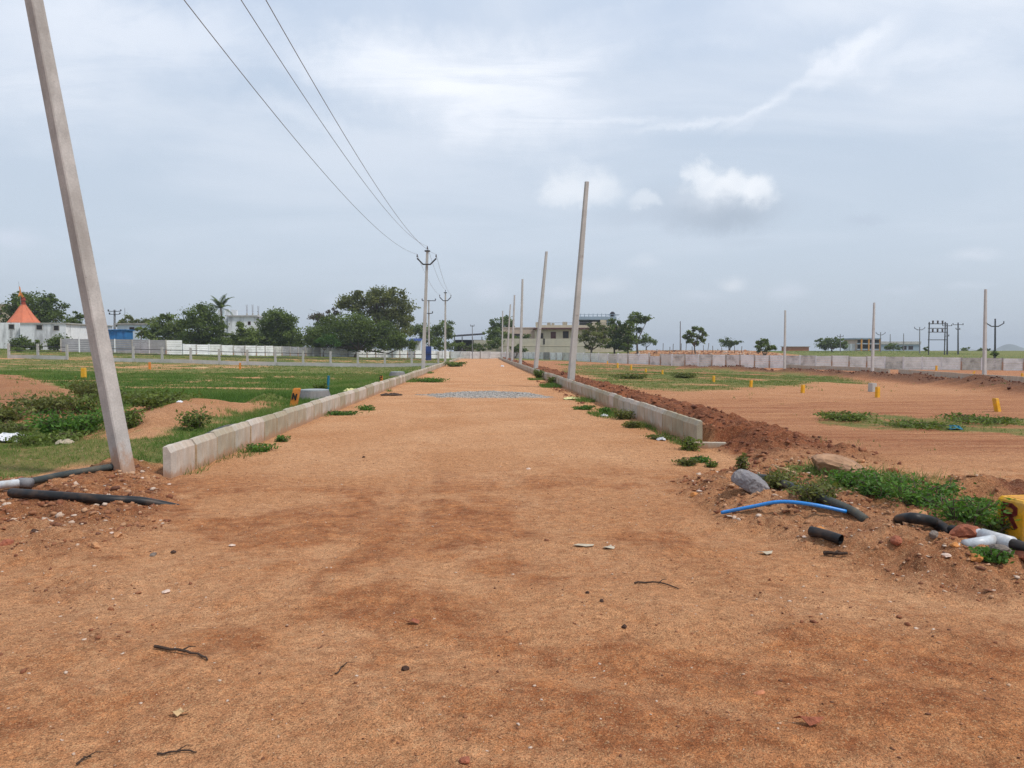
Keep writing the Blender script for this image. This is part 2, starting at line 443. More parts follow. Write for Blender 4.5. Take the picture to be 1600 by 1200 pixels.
M['hose'] = mat('dark_grey_green_hose', (0.045, 0.055, 0.055), 0.65, 0.2, 8, 0.3, 60, (0.16, 0.12, 0.07), 0.5, 4.0)
M['pvc'] = mat('grey_white_pvc', (0.50, 0.53, 0.56), 0.4, 0.08, 5, 0.1, 40, (0.3, 0.22, 0.15), 0.5, 5.0, spec=0.45)
M['bluepipe'] = mat('blue_pvc', (0.02, 0.22, 0.62), 0.38, 0.08, 6, 0.1, 40, (0.2, 0.2, 0.2), 0.25, 8.0, spec=0.5)
M['stake'] = mat('blue_stake_paint', (0.02, 0.16, 0.24), 0.6, 0.1, 6)
M['rockgrey'] = mat('grey_granite', (0.21, 0.20, 0.21), 0.85, 0.3, 9, 0.8, 40, (0.34, 0.31, 0.29), 0.6, 6.0)
M['rocktan'] = mat('tan_granite', (0.38, 0.22, 0.13), 0.88, 0.25, 6, 0.8, 30, (0.24, 0.15, 0.11), 0.7, 4.0)
M['ring'] = mat('ring_concrete', (0.17, 0.165, 0.165), 0.9, 0.15, 6, 0.3, 40, (0.26, 0.23, 0.2), 0.5, 2.0, True)
M['ringtop'] = mat('ring_top_concrete', (0.30, 0.32, 0.33), 0.9, 0.1, 6, 0.3, 40)
M['paper'] = mat('dirty_paper', (0.44, 0.38, 0.29), 0.9, 0.12, 12, 0.2, 40, (0.4, 0.3, 0.2), 0.5, 12)
M['plastic'] = mat('crumpled_white_plastic', (0.62, 0.63, 0.66), 0.45, 0.1, 12, 0.1, 30, spec=0.5)
M['sack'] = mat('pale_yellow_sack', (0.62, 0.58, 0.28), 0.85, 0.12, 10, 0.3, 60)
M['leafdry'] = mat('dry_leaf', (0.52, 0.36, 0.19), 0.85, 0.15, 20, 0.2, 60)
M['twig'] = mat('dark_twig', (0.055, 0.035, 0.025), 0.9, 0.3, 20, 0.4, 80)
M['bark'] = mat('bark', (0.10, 0.075, 0.055), 0.95, 0.3, 5, 0.5, 20)
M['palmbark'] = mat('palm_bark', (0.16, 0.13, 0.10), 0.95, 0.3, 5, 0.5, 20)
M['ochrepaint'] = mat('ochre_paint', (0.55, 0.26, 0.05), 0.8, 0.1, 2)
M['terracotta'] = mat('terracotta', (0.36, 0.15, 0.08), 0.85, 0.15, 2)
LEAF = {
    'dark': leafmat('dark_leaves', (0.044, 0.068, 0.017), (0.165, 0.225, 0.052), 0.34),
    'mid': leafmat('mid_leaves', (0.058, 0.088, 0.020), (0.190, 0.245, 0.060), 0.3),
    'olive': leafmat('olive_leaves', (0.056, 0.074, 0.022), (0.210, 0.225, 0.075), 0.34),
    'fresh': leafmat('fresh_leaves', (0.035, 0.085, 0.016), (0.125, 0.25, 0.045), 0.35),
    'dry': leafmat('dry_brown_leaves', (0.06, 0.05, 0.035), (0.18, 0.15, 0.10), 0.2),
}
M['grass'] = None

# ------------------------------------------------------------------ ground
def axis_pts(dense, mid, far):
    return np.array(sorted(set(np.round(np.concatenate([dense, mid, far]), 4))))

def grow(a, step, g, end):
    out = []; p = a; s = step
    while p < end:
        s *= g; p += s; out.append(p)
    return np.array(out)

xs_d = np.arange(-7.6, 8.8, 0.032)
xs = np.concatenate([-grow(7.6, 0.032, 1.035, 3500)[::-1], xs_d, grow(8.8, 0.032, 1.035, 3500)])
ys_d = np.arange(2.2, 13.0, 0.032)
ys = np.concatenate([-grow(-2.2, 0.2, 1.25, 60)[::-1], ys_d, grow(13.0, 0.032, 1.018, 4200)])
ys = np.unique(ys)
X, Y = np.meshgrid(xs, ys)
XF, YF = X.ravel(), Y.ravel()
ZF = H(XF, YF)

import bisect
XL, YL = xs.tolist(), ys.tolist(); ZG = ZF.reshape(Y.shape)
def gz(x, y):
    """height of the finished ground sheet"""
    i = min(max(bisect.bisect(XL, x) - 1, 0), len(XL) - 2); j = min(max(bisect.bisect(YL, y) - 1, 0), len(YL) - 2)
    u = (x - XL[i]) / (XL[i + 1] - XL[i]); v = (y - YL[j]) / (YL[j + 1] - YL[j])
    return float((ZG[j, i] * (1 - u) + ZG[j, i + 1] * u) * (1 - v) + (ZG[j + 1, i] * (1 - u) + ZG[j + 1, i + 1] * u) * v)
def hit(px, py):
    return hit0(px, py, gz)

def zones(x, y):
    """what the surface is made of at x,y"""
    n1 = fbm(x, y, 0.45, 4, 40); n2 = fbm(x, y, 2.2, 3, 41); n3 = fbm(x, y, 0.12, 3, 42)
    b, r, ridge = rough_mask(x, y)
    road = ss(x, KL - 0.15, KL) * (1 - ss(x, KR, KR + 0.1)) * (1 - ss(y, 160, 162))
    # left field
    left = ss(-x, 4.05, 4.4) * ss(y + 0.3 * n2, 9.6, 10.4)
    left = np.maximum(left, ss(-x + 0.5 * n2, 5.3, 5.7) * ss(y + 0.2 * n2, 8.75, 9.2))
    g = left * ss(0.66 + 0.5 * n1 + 0.30 * n2 + 0.35 * n3, 0.25, 0.6)
    for Zp, w in ((Z_SANDM, 0.5), (Z_REDL, 0.6), (Z_PATH, 0.12)):
        g = g * (1 - 0.93 * ss(sdist(Zp, x, y) + w * n2, -0.1, 0.35))
    for c, rx, ry in (((170, 574), 3.0, 0.8), ((255, 570), 2.2, 1.2), ((105, 596), 3.2, 0.8), ((262, 584), 2.0, 0.5), ((560, 572), 14, 2.0), ((250, 565), 3, 1)):
        p = hit0(*c); d = ((x - p[0]) / rx) ** 2 + ((y - p[1]) / ry) ** 2
        g = g * (1 - 0.9 * (1 - ss(d + 0.7 * n2, 0.5, 1.3)))
    g = g * (1 - road)
    # right side
    right = ss(x, 5.6, 6.6) * ss(y, 9, 12)
    gr = 1.0 * ss(sdist(Z_GREENR, x, y) + 2.0 * n3 + 1.5 * n1, -2.6, 0.8) * ss(0.6 + 0.6 * n1 + 0.3 * n2, 0.2, 0.7)
    gp = 0.85 * ss(sdist(Z_PATCH, x, y) + 0.7 * n1 + 0.4 * n2, -0.3, 0.5) * ss(0.6 + 0.6 * n2, 0.1, 0.6)
    gs = 0.95 * ss(sdist(Z_STRIP, x, y) + 0.25 * n2, -0.1, 0.3) * ss(0.65 + 0.6 * n2, 0.1, 0.6)
    beyond = ss(y - (112 - (x - 28) * 0.75), 2, 5) * ss(x, 3, 8)
    heap = ss(x, 27, 37) * (1 - ss(x, 55, 75)) * ss(y, 122, 134) * (1 - ss(y, 160, 190))
    farg = np.maximum(beyond * (1 - 0.85 * heap), ss(y, 162, 166))
    g = np.maximum.reduce([g, gr * (1 - road), gp, gs, farg * (0.95 + 0.1 * n1)])
    g = g * (1 - 0.95 * np.clip(ridge, 0, 1) * (1 - ss(n2, 0.1, 0.5) * 0.2))
    red = np.clip(np.maximum(ridge, 0.55 * ss(sdist(Z_REDL, x, y) + 0.5 * n2, -0.2, 0.6)), 0, 1)
    c = hit0(417, 640); red = np.maximum(red, 0.7 * np.exp(-(((x - c[0]) / 0.7) ** 2 + ((y - c[1]) / 0.9) ** 2)))
    red = np.maximum(red, (0.24 + 0.3 * n1) * ss(sdist(Z_SANDM, x, y) + 0.5 * n2, -0.2, 0.6))
    red = np.maximum(red, 0.42 * b + 0.3 * b * n2); red = np.maximum(red, 0.4 * r + 0.3 * r * n2)
    plough = right * (1 - farg) * (1 - 0.5 * ss(y + 4 * n3 + 3 * n1, 22, 29) * (1 - ss(y + 4 * n3, 44, 55)))
    grav = ss(sdist(Z_GRAV, x, y) + 0.25 * n2, -0.15, 0.35)
    # damp, darker soil of the trodden crossing
    n4 = fbm(x, y, 1.1, 4, 43)
    wet = (1 - ss(y + 1.6 * n1 + 0.8 * n4, 8.8, 11.5)) * 0.82 * ss(0.55 + 0.75 * n1 + 0.7 * n4 + 0.4 * n2, 0.15, 0.9)
    wet = np.maximum(wet, 0.55 * ss(sdist(Z_DARKR, x, y) + 0.5 * n1, -0.3, 0.6) * ss(0.6 + 0.7 * n1 + 0.4 * n2, 0.2, 0.8))
    wet = np.maximum(wet, (0.36 + 0.2 * n4) * (1 - ss(y + n1, 7.5, 12.5)))
    tr = np.where((y < 60) & (np.abs(x) < 9), tracks(x, np.minimum(y, 60)), 0)
    wet = wet * (1 - 0.5 * tr)
    wet = np.maximum(wet, 0.3 * r)
    wet = np.maximum(wet, np.exp(-(ldist(P_RIDGE, x, y) / 2.2) ** 4))
    olive = ss(sdist(Z_OLIVE, x, y) + 0.3 * n2, -0.2, 0.4)
    olive = np.maximum(olive, np.maximum(gr * 0.55, 0.4 * left * ss(y, 35, 60)))
    return [np.clip(q, 0, 1) for q in (g, red, grav, plough, wet, olive, road)]

g_, red_, grav_, pl_, wet_, ol_, road_ = zones(XF, YF)
ny, nx = X.shape
idx = np.arange(ny * nx).reshape(ny, nx)
FQ = np.stack([idx[:-1, :-1], idx[:-1, 1:], idx[1:, 1:], idx[1:, :-1]], -1).reshape(-1, 4)
VV = np.stack([XF, YF, ZF], -1)

def ground_material():
    m, nt, bs = newmat('soil_and_turf')
    pos = nt.new('ShaderNodeNewGeometry').outputs['Position']
    def attr(n):
        a = nt.new('ShaderNodeAttribute'); a.attribute_name = n
        s_ = nt.new('ShaderNodeSeparateColor'); nt.l.new(a.outputs['Color'], s_.inputs[0]); return s_.outputs
    A, B = attr('zone_a'), attr('zone_b')
    grass, red, grav = A[0], A[1], A[2]
    plough, wet, olive = B[0], B[1], B[2]
    p1 = nt.noise(pos, 0.5, 5, 0.6, 0.3); p2 = nt.noise(pos, 3.2, 5, 0.62, 0.2)
    p3 = nt.noise(nt.map(pos, (1, 1.5, 1), rot=(0, 0, R(12))), 5.5, 6, 0.7, 0.3)
    streak = nt.noise(nt.map(pos, (0.22, 2.6, 1), rot=(0, 0, R(-6))), 1.0, 6, 0.62, 0.4)
    fine = nt.noise(pos, 26, 4, 0.7); grain = nt.noise(pos, 150, 3, 0.7)
    vor = nt.new('ShaderNodeTexVoronoi'); vor.inputs['Scale'].default_value = 130; nt.l.new(pos, vor.inputs['Vector'])
    vcol = nt.new('ShaderNodeSeparateColor'); nt.l.new(vor.outputs['Color'], vcol.inputs[0])
    sand = nt.mix(nt.rng(p1, 0.33, 0.67), (0.455, 0.226, 0.106), (0.56, 0.315, 0.168))
    sand = nt.mix(nt.math('MULTIPLY', nt.rng(p2, 0.48, 0.72), 0.45), sand, (0.42, 0.200, 0.090))
    wetc = nt.mix(nt.rng(p2, 0.34, 0.66), (0.235, 0.080, 0.031), (0.455, 0.194, 0.078))
    rag = nt.math('ADD', nt.math('MULTIPLY', nt.math('SUBTRACT', p3, 0.5), 1.5), nt.math('MULTIPLY', nt.math('SUBTRACT', fine, 0.5), 1.3))
    wm = nt.rng(nt.math('ADD', wet, nt.math('MULTIPLY', rag, nt.rng(wet, 0.0, 0.25))), 0.12, 0.95, 0, 1)
    c = nt.mix(wm, sand, wetc)
    plc = nt.mix(nt.rng(streak, 0.36, 0.64), (0.265, 0.098, 0.046), (0.455, 0.230, 0.115))
    plc = nt.mix(nt.rng(p1, 0.42, 0.62, 0.0, 0.55), plc, nt.mix(nt.rng(p3, .35, .65), (0.30, 0.115, 0.056), (0.46, 0.24, 0.125)))
    c = nt.mix(plough, c, plc)
    redc = nt.mix(nt.rng(p2, 0.3, 0.7), (0.105, 0.036, 0.020), (0.270, 0.095, 0.043))
    redc = nt.mix(nt.math('MULTIPLY', wet, 0.75), redc, nt.mix(nt.rng(p3, 0.35, 0.65), (0.065, 0.034, 0.022), (0.150, 0.078, 0.048)))
    c = nt.mix(red, c, redc)
    gravc = nt.mix(nt.rng(fine, 0.3, 0.7), (0.27, 0.255, 0.235), (0.44, 0.415, 0.385))
    c = nt.mix(grav, c, gravc)
    gc = nt.mix(nt.rng(p1, 0.35, 0.65), (0.085, 0.135, 0.028), (0.140, 0.180, 0.050))
    gc = nt.mix(nt.math('MULTIPLY', olive, 0.8), gc, nt.mix(nt.rng(p2, .35, .65), (0.130, 0.130, 0.036), (0.22, 0.19, 0.065)))
    gc = nt.mix(nt.rng(fine, 0.55, 0.8), gc, (0.19, 0.12, 0.06))
    gm = nt.math('MULTIPLY', grass, nt.rng(nt.math('ADD', p2, nt.math('MULTIPLY', grass, 0.6)), 0.5, 0.82), clamp=True)
    c = nt.mix(gm, c, gc)
    # grains: light quartz and dark specks
    k = nt.mix(nt.rng(fine, 0.3, 0.7), (0.70, 0.68, 0.66), (1.26, 1.26, 1.26))
    c = nt.mix(1.0, c, k, 'MULTIPLY')
    clump = nt.noise(pos, 11, 5, 0.75, 0.4)
    c = nt.mix(1.0, c, nt.mix(nt.rng(clump, 0.34, 0.58), nt.mix(wet, (0.86, 0.82, 0.80), (0.66, 0.59, 0.55)), (1.10, 1.11, 1.12)), 'MULTIPLY')
    k2 = nt.mix(nt.rng(grain, 0.32, 0.68), (0.50, 0.47, 0.45), (1.48, 1.48, 1.48))
    c = nt.mix(1.0, c, k2, 'MULTIPLY')
    c = nt.mix(nt.math('MULTIPLY', nt.math('GREATER_THAN', vcol.outputs[0], 0.90), 0.35), c, (0.62, 0.40, 0.21))
    c = nt.mix(nt.math('MULTIPLY', nt.math('LESS_THAN', vcol.outputs[1], 0.14), 0.5), c, (0.12, 0.05, 0.025))
    nt.l.new(c, bs.inputs['Base Color'])
    bs.inputs['Roughness'].default_value = 0.95; bs.inputs['Specular IOR Level'].default_value = 0.12
    h = nt.math('ADD', nt.math('MULTIPLY', fine, 0.022), nt.math('MULTIPLY', grain, 0.008))
    h = nt.math('ADD', h, nt.math('MULTIPLY', vor.outputs['Distance'], -0.005))
    h = nt.math('ADD', h, nt.math('MULTIPLY', p2, 0.03)); h = nt.math('ADD', h, nt.math('MULTIPLY', clump, 0.035))
    h = nt.math('ADD', h, nt.math('MULTIPLY', nt.math('MULTIPLY', streak, plough), 0.05))
    bp = nt.new('ShaderNodeBump'); bp.inputs['Strength'].default_value = 0.9; bp.inputs['Distance'].default_value = 1.0
    nt.l.new(h, bp.inputs['Height']); nt.l.new(bp.outputs[0], bs.inputs['Normal'])
    return m

gnd = fastmesh('ground', VV, FQ, None, ground_material())
gnd.data.polygons.foreach_set('use_smooth', [True] * len(gnd.data.polygons))
for nm, (a, b, c) in (('zone_a', (g_, red_, grav_)), ('zone_b', (pl_, wet_, ol_))):
    at_ = gnd.data.attributes.new(nm, 'FLOAT_COLOR', 'POINT')
    at_.data.foreach_set('color', np.stack([a, b, c, np.ones_like(a)], -1).astype(np.float32).ravel())
tag(gnd, 'orange brown dirt ground with the sandy road and green and ploughed fields', 'ground', kind='structure')

# ------------------------------------------------------------------ grass (uncountable)
def grass_mesh():
    P = []; Wd = []
    def scatter(n, x0, x1, y0, y1, pw=1.0):
        x = RNG.uniform(x0, x1, n); u = RNG.random(n) ** pw
        y = y0 + (y1 - y0) * u
        return x, y
    sets = [scatter(52000, -16, -4, 8.5, 30), scatter(90000, -46, -4.2, 14, 50), scatter(60000, -75, -4.3, 40, 150),
            scatter(16000, 3.6, 16, 7.0, 13), scatter(46000, 6, 42, 12, 60), scatter(30000, 4, 60, 50, 110),
            scatter(9000, 2.4, 3.66, 11, 45), scatter(5000, -3.95, -3.2, 9.5, 60), scatter(26000, 20, 120, 100, 210)]
    x = np.concatenate([q[0] for q in sets]); y = np.concatenate([q[1] for q in sets])
    g, red, grav, pl, wet, ol, road = zones(x, y)
    n = fbm(x, y, 0.7, 3, 50)
    kl = ((np.abs(x - KR) < 0.9) & (fbm(x, y, 0.55, 2, 51) > 0.18 + 0.5 * np.abs(x - KR + 0.2)) & (y < 48) & (x < KR - 0.03))
    kl |= ((np.abs(x - KL) < 0.6) & (x > KL + 0.03) & (fbm(x, y, 0.6, 2, 52) > 0.22 + 0.6 * np.abs(x - KL)))
    keep = (RNG.random(len(x)) < (g * 0.9 - 0.12 + 0.3 * n)) & (road < 0.1) | kl
    x, y, ol, pl = x[keep], y[keep], ol[keep], pl[keep]
    z = H(x, y)
    m = len(x)
    dist = np.hypot(x, y)
    hh = (0.05 + 0.09 * np.clip(0.5 + 0.6 * fbm(x, y, 0.35, 3, 53), 0, 1.3)) * (0.6 + 0.8 * RNG.random(m)) * (1 - 0.55 * ol) * np.where(pl > .5, .7, 1)
    hh = np.where(kl[keep], 0.04 + 0.11 * RNG.random(m), hh)
    sc = np.clip(dist / 22, 0.6, 3.2)
    nb = 4
    V = []; F = []; T = []
    tint0 = np.clip(0.48 + 0.55 * fbm(x, y, 0.4, 3, 54) + 0.4 * fbm(x, y, 0.11, 2, 55) + 0.28 * (RNG.random(m) - 0.5), 0, 1)
    tint0 = np.where((y > 98) & (x > 5), tint0 * 0.45, tint0)
    for k in range(nb):
        a = RNG.uniform(0, 2 * np.pi, m); w = 0.007 * sc * (0.7 + 0.6 * RNG.random(m))
        off = 0.03 * sc
        bx = x + off * RNG.normal(0, 1, m); by = y + off * RNG.normal(0, 1, m)
        la = RNG.uniform(0, 2 * np.pi, m); ln = hh * RNG.uniform(0.2, 1.0, m)
        dx, dy = np.cos(a) * w, np.sin(a) * w
        b1 = np.stack([bx - dx, by - dy, z - 0.01], -1); b2 = np.stack([bx + dx, by + dy, z - 0.01], -1)
        tp = np.stack([bx + np.cos(la) * ln, by + np.sin(la) * ln, z + hh * RNG.uniform(0.7, 1.2, m)], -1)
        V += [b1, b2, tp]; T.append(np.clip(tint0 + 0.10 + RNG.normal(0, 0.12, m), 0, 1) * 0.75 + 0.25 * ol)
    tot = len(V) // 3
    VV = np.concatenate(V)
    F = np.concatenate([np.stack([np.arange(m) + 3 * k * m, np.arange(m) + (3 * k + 1) * m, np.arange(m) + (3 * k + 2) * m], -1) for k in range(tot)])
    return VV, F, np.concatenate(T)

gm, gnt, gbs = newmat('grass_blades')
ga = gnt.new('ShaderNodeAttribute'); ga.attribute_name = 'tint'
gr_ = gnt.new('ShaderNodeValToRGB'); e = gr_.color_ramp.elements
e[0].color = (0.065, 0.135, 0.020, 1); e[1].color = (0.30, 0.26, 0.095, 1); e[1].position = 1
q = e.new(0.35); q.color = (0.115, 0.205, 0.034, 1); q = e.new(0.65); q.color = (0.18, 0.225, 0.06, 1)
gnt.l.new(ga.outputs['Fac'], gr_.inputs[0]); gnt.l.new(gr_.outputs[0], gbs.inputs['Base Color']); gbs.inputs['Roughness'].default_value = 0.7
gtr = gnt.new('ShaderNodeBsdfTranslucent'); gnt.l.new(gr_.outputs[0], gtr.inputs[0])
gmx = gnt.new('ShaderNodeMixShader'); gmx.inputs[0].default_value = 0.35
gout = next(n for n in gnt.n if n.type == 'OUTPUT_MATERIAL')
gnt.l.new(gbs.outputs[0], gmx.inputs[1]); gnt.l.new(gtr.outputs[0], gmx.inputs[2]); gnt.l.new(gmx.outputs[0], gout.inputs[0])
o = fastmesh('grass', *grass_mesh(), gm)
tag(o, 'short green grass covering the fields and sprouting along the kerbs', 'grass', kind='stuff')

# ------------------------------------------------------------------ lumps: pebbles and clods (uncountable)
_ico = None
def ico():
    global _ico
    if _ico is None:
        t = (1 + 5 ** .5) / 2
        v = np.array([[-1, t, 0], [1, t, 0], [-1, -t, 0], [1, -t, 0], [0, -1, t], [0, 1, t], [0, -1, -t], [0, 1, -t], [t, 0, -1], [t, 0, 1], [-t, 0, -1], [-t, 0, 1]], float)
        v /= np.linalg.norm(v[0])
        f = np.array([[0, 11, 5], [0, 5, 1], [0, 1, 7], [0, 7, 10], [0, 10, 11], [1, 5, 9], [5, 11, 4], [11, 10, 2], [10, 7, 6], [7, 1, 8], [3, 9, 4], [3, 4, 2], [3, 2, 6], [3, 6, 8], [3, 8, 9], [4, 9, 5], [2, 4, 11], [6, 2, 10], [8, 6, 7], [9, 8, 1]])
        _ico = (v, f)
    return _ico

def lumps(name, x, y, size, tint, m, flat=0.6, sink=0.25):
    v0, f0 = ico(); n = len(x); z = H(x, y)
    sc = size[:, None, None] * (1 + 0.35 * RNG.normal(0, 1, (n, 12, 1)).clip(-1.6, 1.6))
    ax = 1 + 0.3 * RNG.normal(0, 1, (n, 1, 3)).clip(-1.5, 1.5); ax[:, :, 2] *= flat
    a = RNG.uniform(0, 6.28, n); c, s = np.cos(a), np.sin(a)
    v = v0[None] * sc * ax
    vx = v[:, :, 0] * c[:, None] - v[:, :, 1] * s[:, None] + x[:, None]
    vy = v[:, :, 0] * s[:, None] + v[:, :, 1] * c[:, None] + y[:, None]
    vz = v[:, :, 2] + (z + size * flat * (0.5 - sink))[:, None]
    V = np.stack([vx, vy, vz], -1).reshape(-1, 3)
    F = (f0[None] + (np.arange(n) * 12)[:, None, None]).reshape(-1, 3)
    return fastmesh(name, V, F, np.repeat(tint, 20), m)

M['pebble'] = tintmat('pebbles', [(0.12, 0.05, 0.03), (0.26, 0.11, 0.055), (0.40, 0.21, 0.11), (0.46, 0.28, 0.17), (0.55, 0.44, 0.36)])
M['clod'] = tintmat('soil_clods', [(0.10, 0.038, 0.022), (0.17, 0.062, 0.033), (0.25, 0.095, 0.046), (0.31, 0.14, 0.07)])
M['chip'] = tintmat('stone_chips', [(0.22, 0.21, 0.195), (0.34, 0.325, 0.30), (0.48, 0.46, 0.43)])
n = 46000
x = RNG.uniform(-7.5, 8.8, n); y = 2.3 + 11 * RNG.random(n) ** 1.3
b, r, rg = rough_mask(x, y); road_dens = 0.3 + 0.25 * fbm(x, y, 0.8, 3, 60)
k = RNG.random(n) < np.clip(np.maximum(road_dens, 0.95 * np.maximum(b, r)), 0, 1)
x, y, b, r = x[k], y[k], b[k], r[k]
size = 0.003 + 0.006 * RNG.random(len(x)) ** 2.5 + np.maximum(b, r) * (0.003 + 0.030 * RNG.random(len(x)) ** 5) * np.where(y < 6.6, .6, 1)
o = lumps('gravel', x, y, size, RNG.random(len(x)) ** 1.1, M['pebble'])
tag(o, 'loose reddish pebbles strewn over the dirt crossing', 'gravel', kind='stuff')
x = np.concatenate([RNG.uniform(3.85, 6.1, 5200), RNG.uniform(3.9, 6.0, 2600)]); y = np.concatenate([9.9 + 30 * RNG.random(5200) ** 1.6, RNG.uniform(30, 148, 2600)])
d = np.cumsum(np.hypot(*np.diff(P_RIDGE, axis=0).T)); t = RNG.random(2600) * d[-1]
dd = np.concatenate([[0], d])
rx = np.interp(t, dd, P_RIDGE[:, 0]) + RNG.normal(0, 0.5, 2600); ry = np.interp(t, dd, P_RIDGE[:, 1]) + RNG.normal(0, 1.1, 2600)
bxx, byy = RNG.uniform(-7, 8.5, 12000), RNG.uniform(3.2, 9.6, 12000)
bb, br, _ = rough_mask(bxx, byy); kb = RNG.random(12000) < 0.75 * np.maximum(bb, br); bxx, byy = bxx[kb], byy[kb]
x = np.concatenate([x, rx, RNG.uniform(5.8, 7.6, 420), RNG.uniform(2.9, 3.55, 260)]); y = np.concatenate([y, ry, RNG.uniform(7.6, 8.8, 420), RNG.uniform(22, 40, 260)])
_, _, rg = rough_mask(x, y); k = (RNG.random(len(x)) < rg * 1.2) | ((x < 3.6) & (y > 20))
x, y = np.concatenate([x[k], bxx]), np.concatenate([y[k], byy])
size = (0.006 + 0.045 * RNG.random(len(x)) ** 5) * np.clip(0.75 + y / 60, 0.8, 2.2) * np.where(y < 6.6, 0.5, np.where(y < 9.7, 0.8, 1))
o = lumps('soil', x, y, size, np.where(y < 9.7, 0.35 + 0.65 * RNG.random(len(x)), RNG.random(len(x)) * np.where((x > 8) & (y > 25), 0.4, 1)), M['clod'], 0.75, 0.2)
tag(o, 'dark red clods on the spoil ridges beside the kerb and far track', 'soil clods', kind='stuff')
cx_, cy_ = Z_GRAV.mean(0)
x = RNG.uniform(-3.3, 3.4, 9000); y = RNG.uniform(cy_ - 4, cy_ + 5, 9000)
k = sdist(Z_GRAV, x, y) + 0.25 * fbm(x, y, 2.2, 3, 41) > 0.05
o = lumps('stone_chips', x[k], y[k], 0.012 + 0.016 * RNG.random(k.sum()), RNG.random(k.sum()), M['chip'])
tag(o, 'grey stone chippings spread in a low strip across the dirt road', 'gravel', kind='stuff')

# ------------------------------------------------------------------ kerb stones
def kerb_mesh(seed, L=0.80, h=0.42, t=0.11, inner=+1):
    rg = random.Random(seed); mb = MB()
    prof = [(0, -0.2), (0, h - 0.075), (0.05, h), (t, h), (t, -0.2)]
    ns = 5; rings = []
    for i in range(ns + 1):
        yy = L * (i / ns) * 0.994 + 0.002
        e = 0.006 if i in (0, ns) else 0
        rings.append(np.array([[-inner * (px_ + (e if px_ < t / 2 else -e)) + rg.gauss(0, 0.0015), yy, z - (e if z > 0 else 0) + rg.gauss(0, 0.002)] for px_, z in prof]))
    mb.loft(rings)
    return mb
def kerb_obj(name, mesh, label, group, loc, rz, ry=0.0):
    o = bpy.data.objects.new(name, mesh); COL.objects.link(o)
    o.location = loc; o.rotation_euler = (0, ry, rz)
    return tag(o, label, 'kerb stone', group)
def mk_meshes(inner):
    out = []
    for s in range(5):
        ob = kerb_mesh(s + 10 * inner, inner=inner).build('kerb_stone', M['kerb'], origin=(0, 0, 0)); out.append(ob.data); bpy.data.objects.remove(ob)
    jb = []
    mb = MB(); mb.box((-inner * 0.0525, 0.0, 0.165), (0.109, 0.014, 0.345)); ob = mb.build('mortar_joint', M['mortar'], origin=(0, 0, 0)); jb = ob.data; bpy.data.objects.remove(ob)
    return out, jb
rk = random.Random(5)
def kerb_row(side, y0, segs, cap, word, first):
    meshes, joint = mk_meshes(side); cnt = 0; rest = []
    face = KR if side < 0 else KL
    for (a, b, dx) in segs:
        yv = a
        while yv < b:
            z = float(base(face, yv + 0.4)) + 0.0
            xx = face + dx + rk.gauss(0, 0.005); dz = rk.gauss(0, 0.006) + 0.03 * float(fbm(np.array([face]), np.array([yv]), 0.2, 2, 77)[0])
            if cnt < cap:
                lab = first if cnt == 0 else f'beige concrete kerb stone in the row {word}'
                o = kerb_obj('kerb_stone', rk.choice(meshes), lab, f'kerb stones {word}', (xx, yv, z + dz), rk.gauss(0, 0.004), rk.gauss(0, 0.012))
                if cnt > 0 and cnt < 60:
                    j = bpy.data.objects.new('mortar_joint', joint); COL.objects.link(j); j.parent = o; j.location = (0, 0, 0)
            else:
                rest.append((rk.choice(meshes), (xx, yv, z + dz)))
            cnt += 1; yv += 0.80
    if rest:
        mb = MB()
        for me, loc in rest:
            v = np.array([q.co[:] for q in me.vertices]) + np.array(loc); mb.raw(v, [tuple(p.vertices) for p in me.polygons])
        o = mb.build('kerb_stones', M['kerb'])
        tag(o, f'far end of the kerb row {word}, its stones run together', 'kerb', kind='stuff')
kerb_row(+1, KL0, [(KL0, 54.2, 0.0), (55.5, 88, -0.05), (96, 150, -0.15)], 145, 'between the dirt road and the grass field', 'nearest concrete kerb stone, its bare dark end beside the leaning pole')
kerb_row(-1, KR0, [(KR0, 156, 0.0)], 150, 'between the dirt road and the red spoil ridge', 'nearest concrete kerb stone, its pale end against red soil and weeds')
# kerb of the far track on the right
mb = MB()
for i in range(len(P_KFAR) - 1):
    a, b = P_KFAR[i], P_KFAR[i + 1]; n = max(1, int(np.hypot(*(b - a)) / 2.0))
    for k in range(n):
        if i == 1 and k == n - 1: continue
        p = a + (b - a) * (k + 0.5) / n; ang = math.atan2(*(b - a)[::-1])
        mb.box((p[0], p[1], gz(p[0], p[1]) + 0.16), (np.hypot(*(b - a)) / n * 0.985, 0.18, 0.62 + rk.gauss(0, 0.02)), rotz(ang))
o = mb.build('kerb_wall', M['kerb']); tag(o, 'low concrete kerb edging the far track in front of the boundary wall', 'kerb')

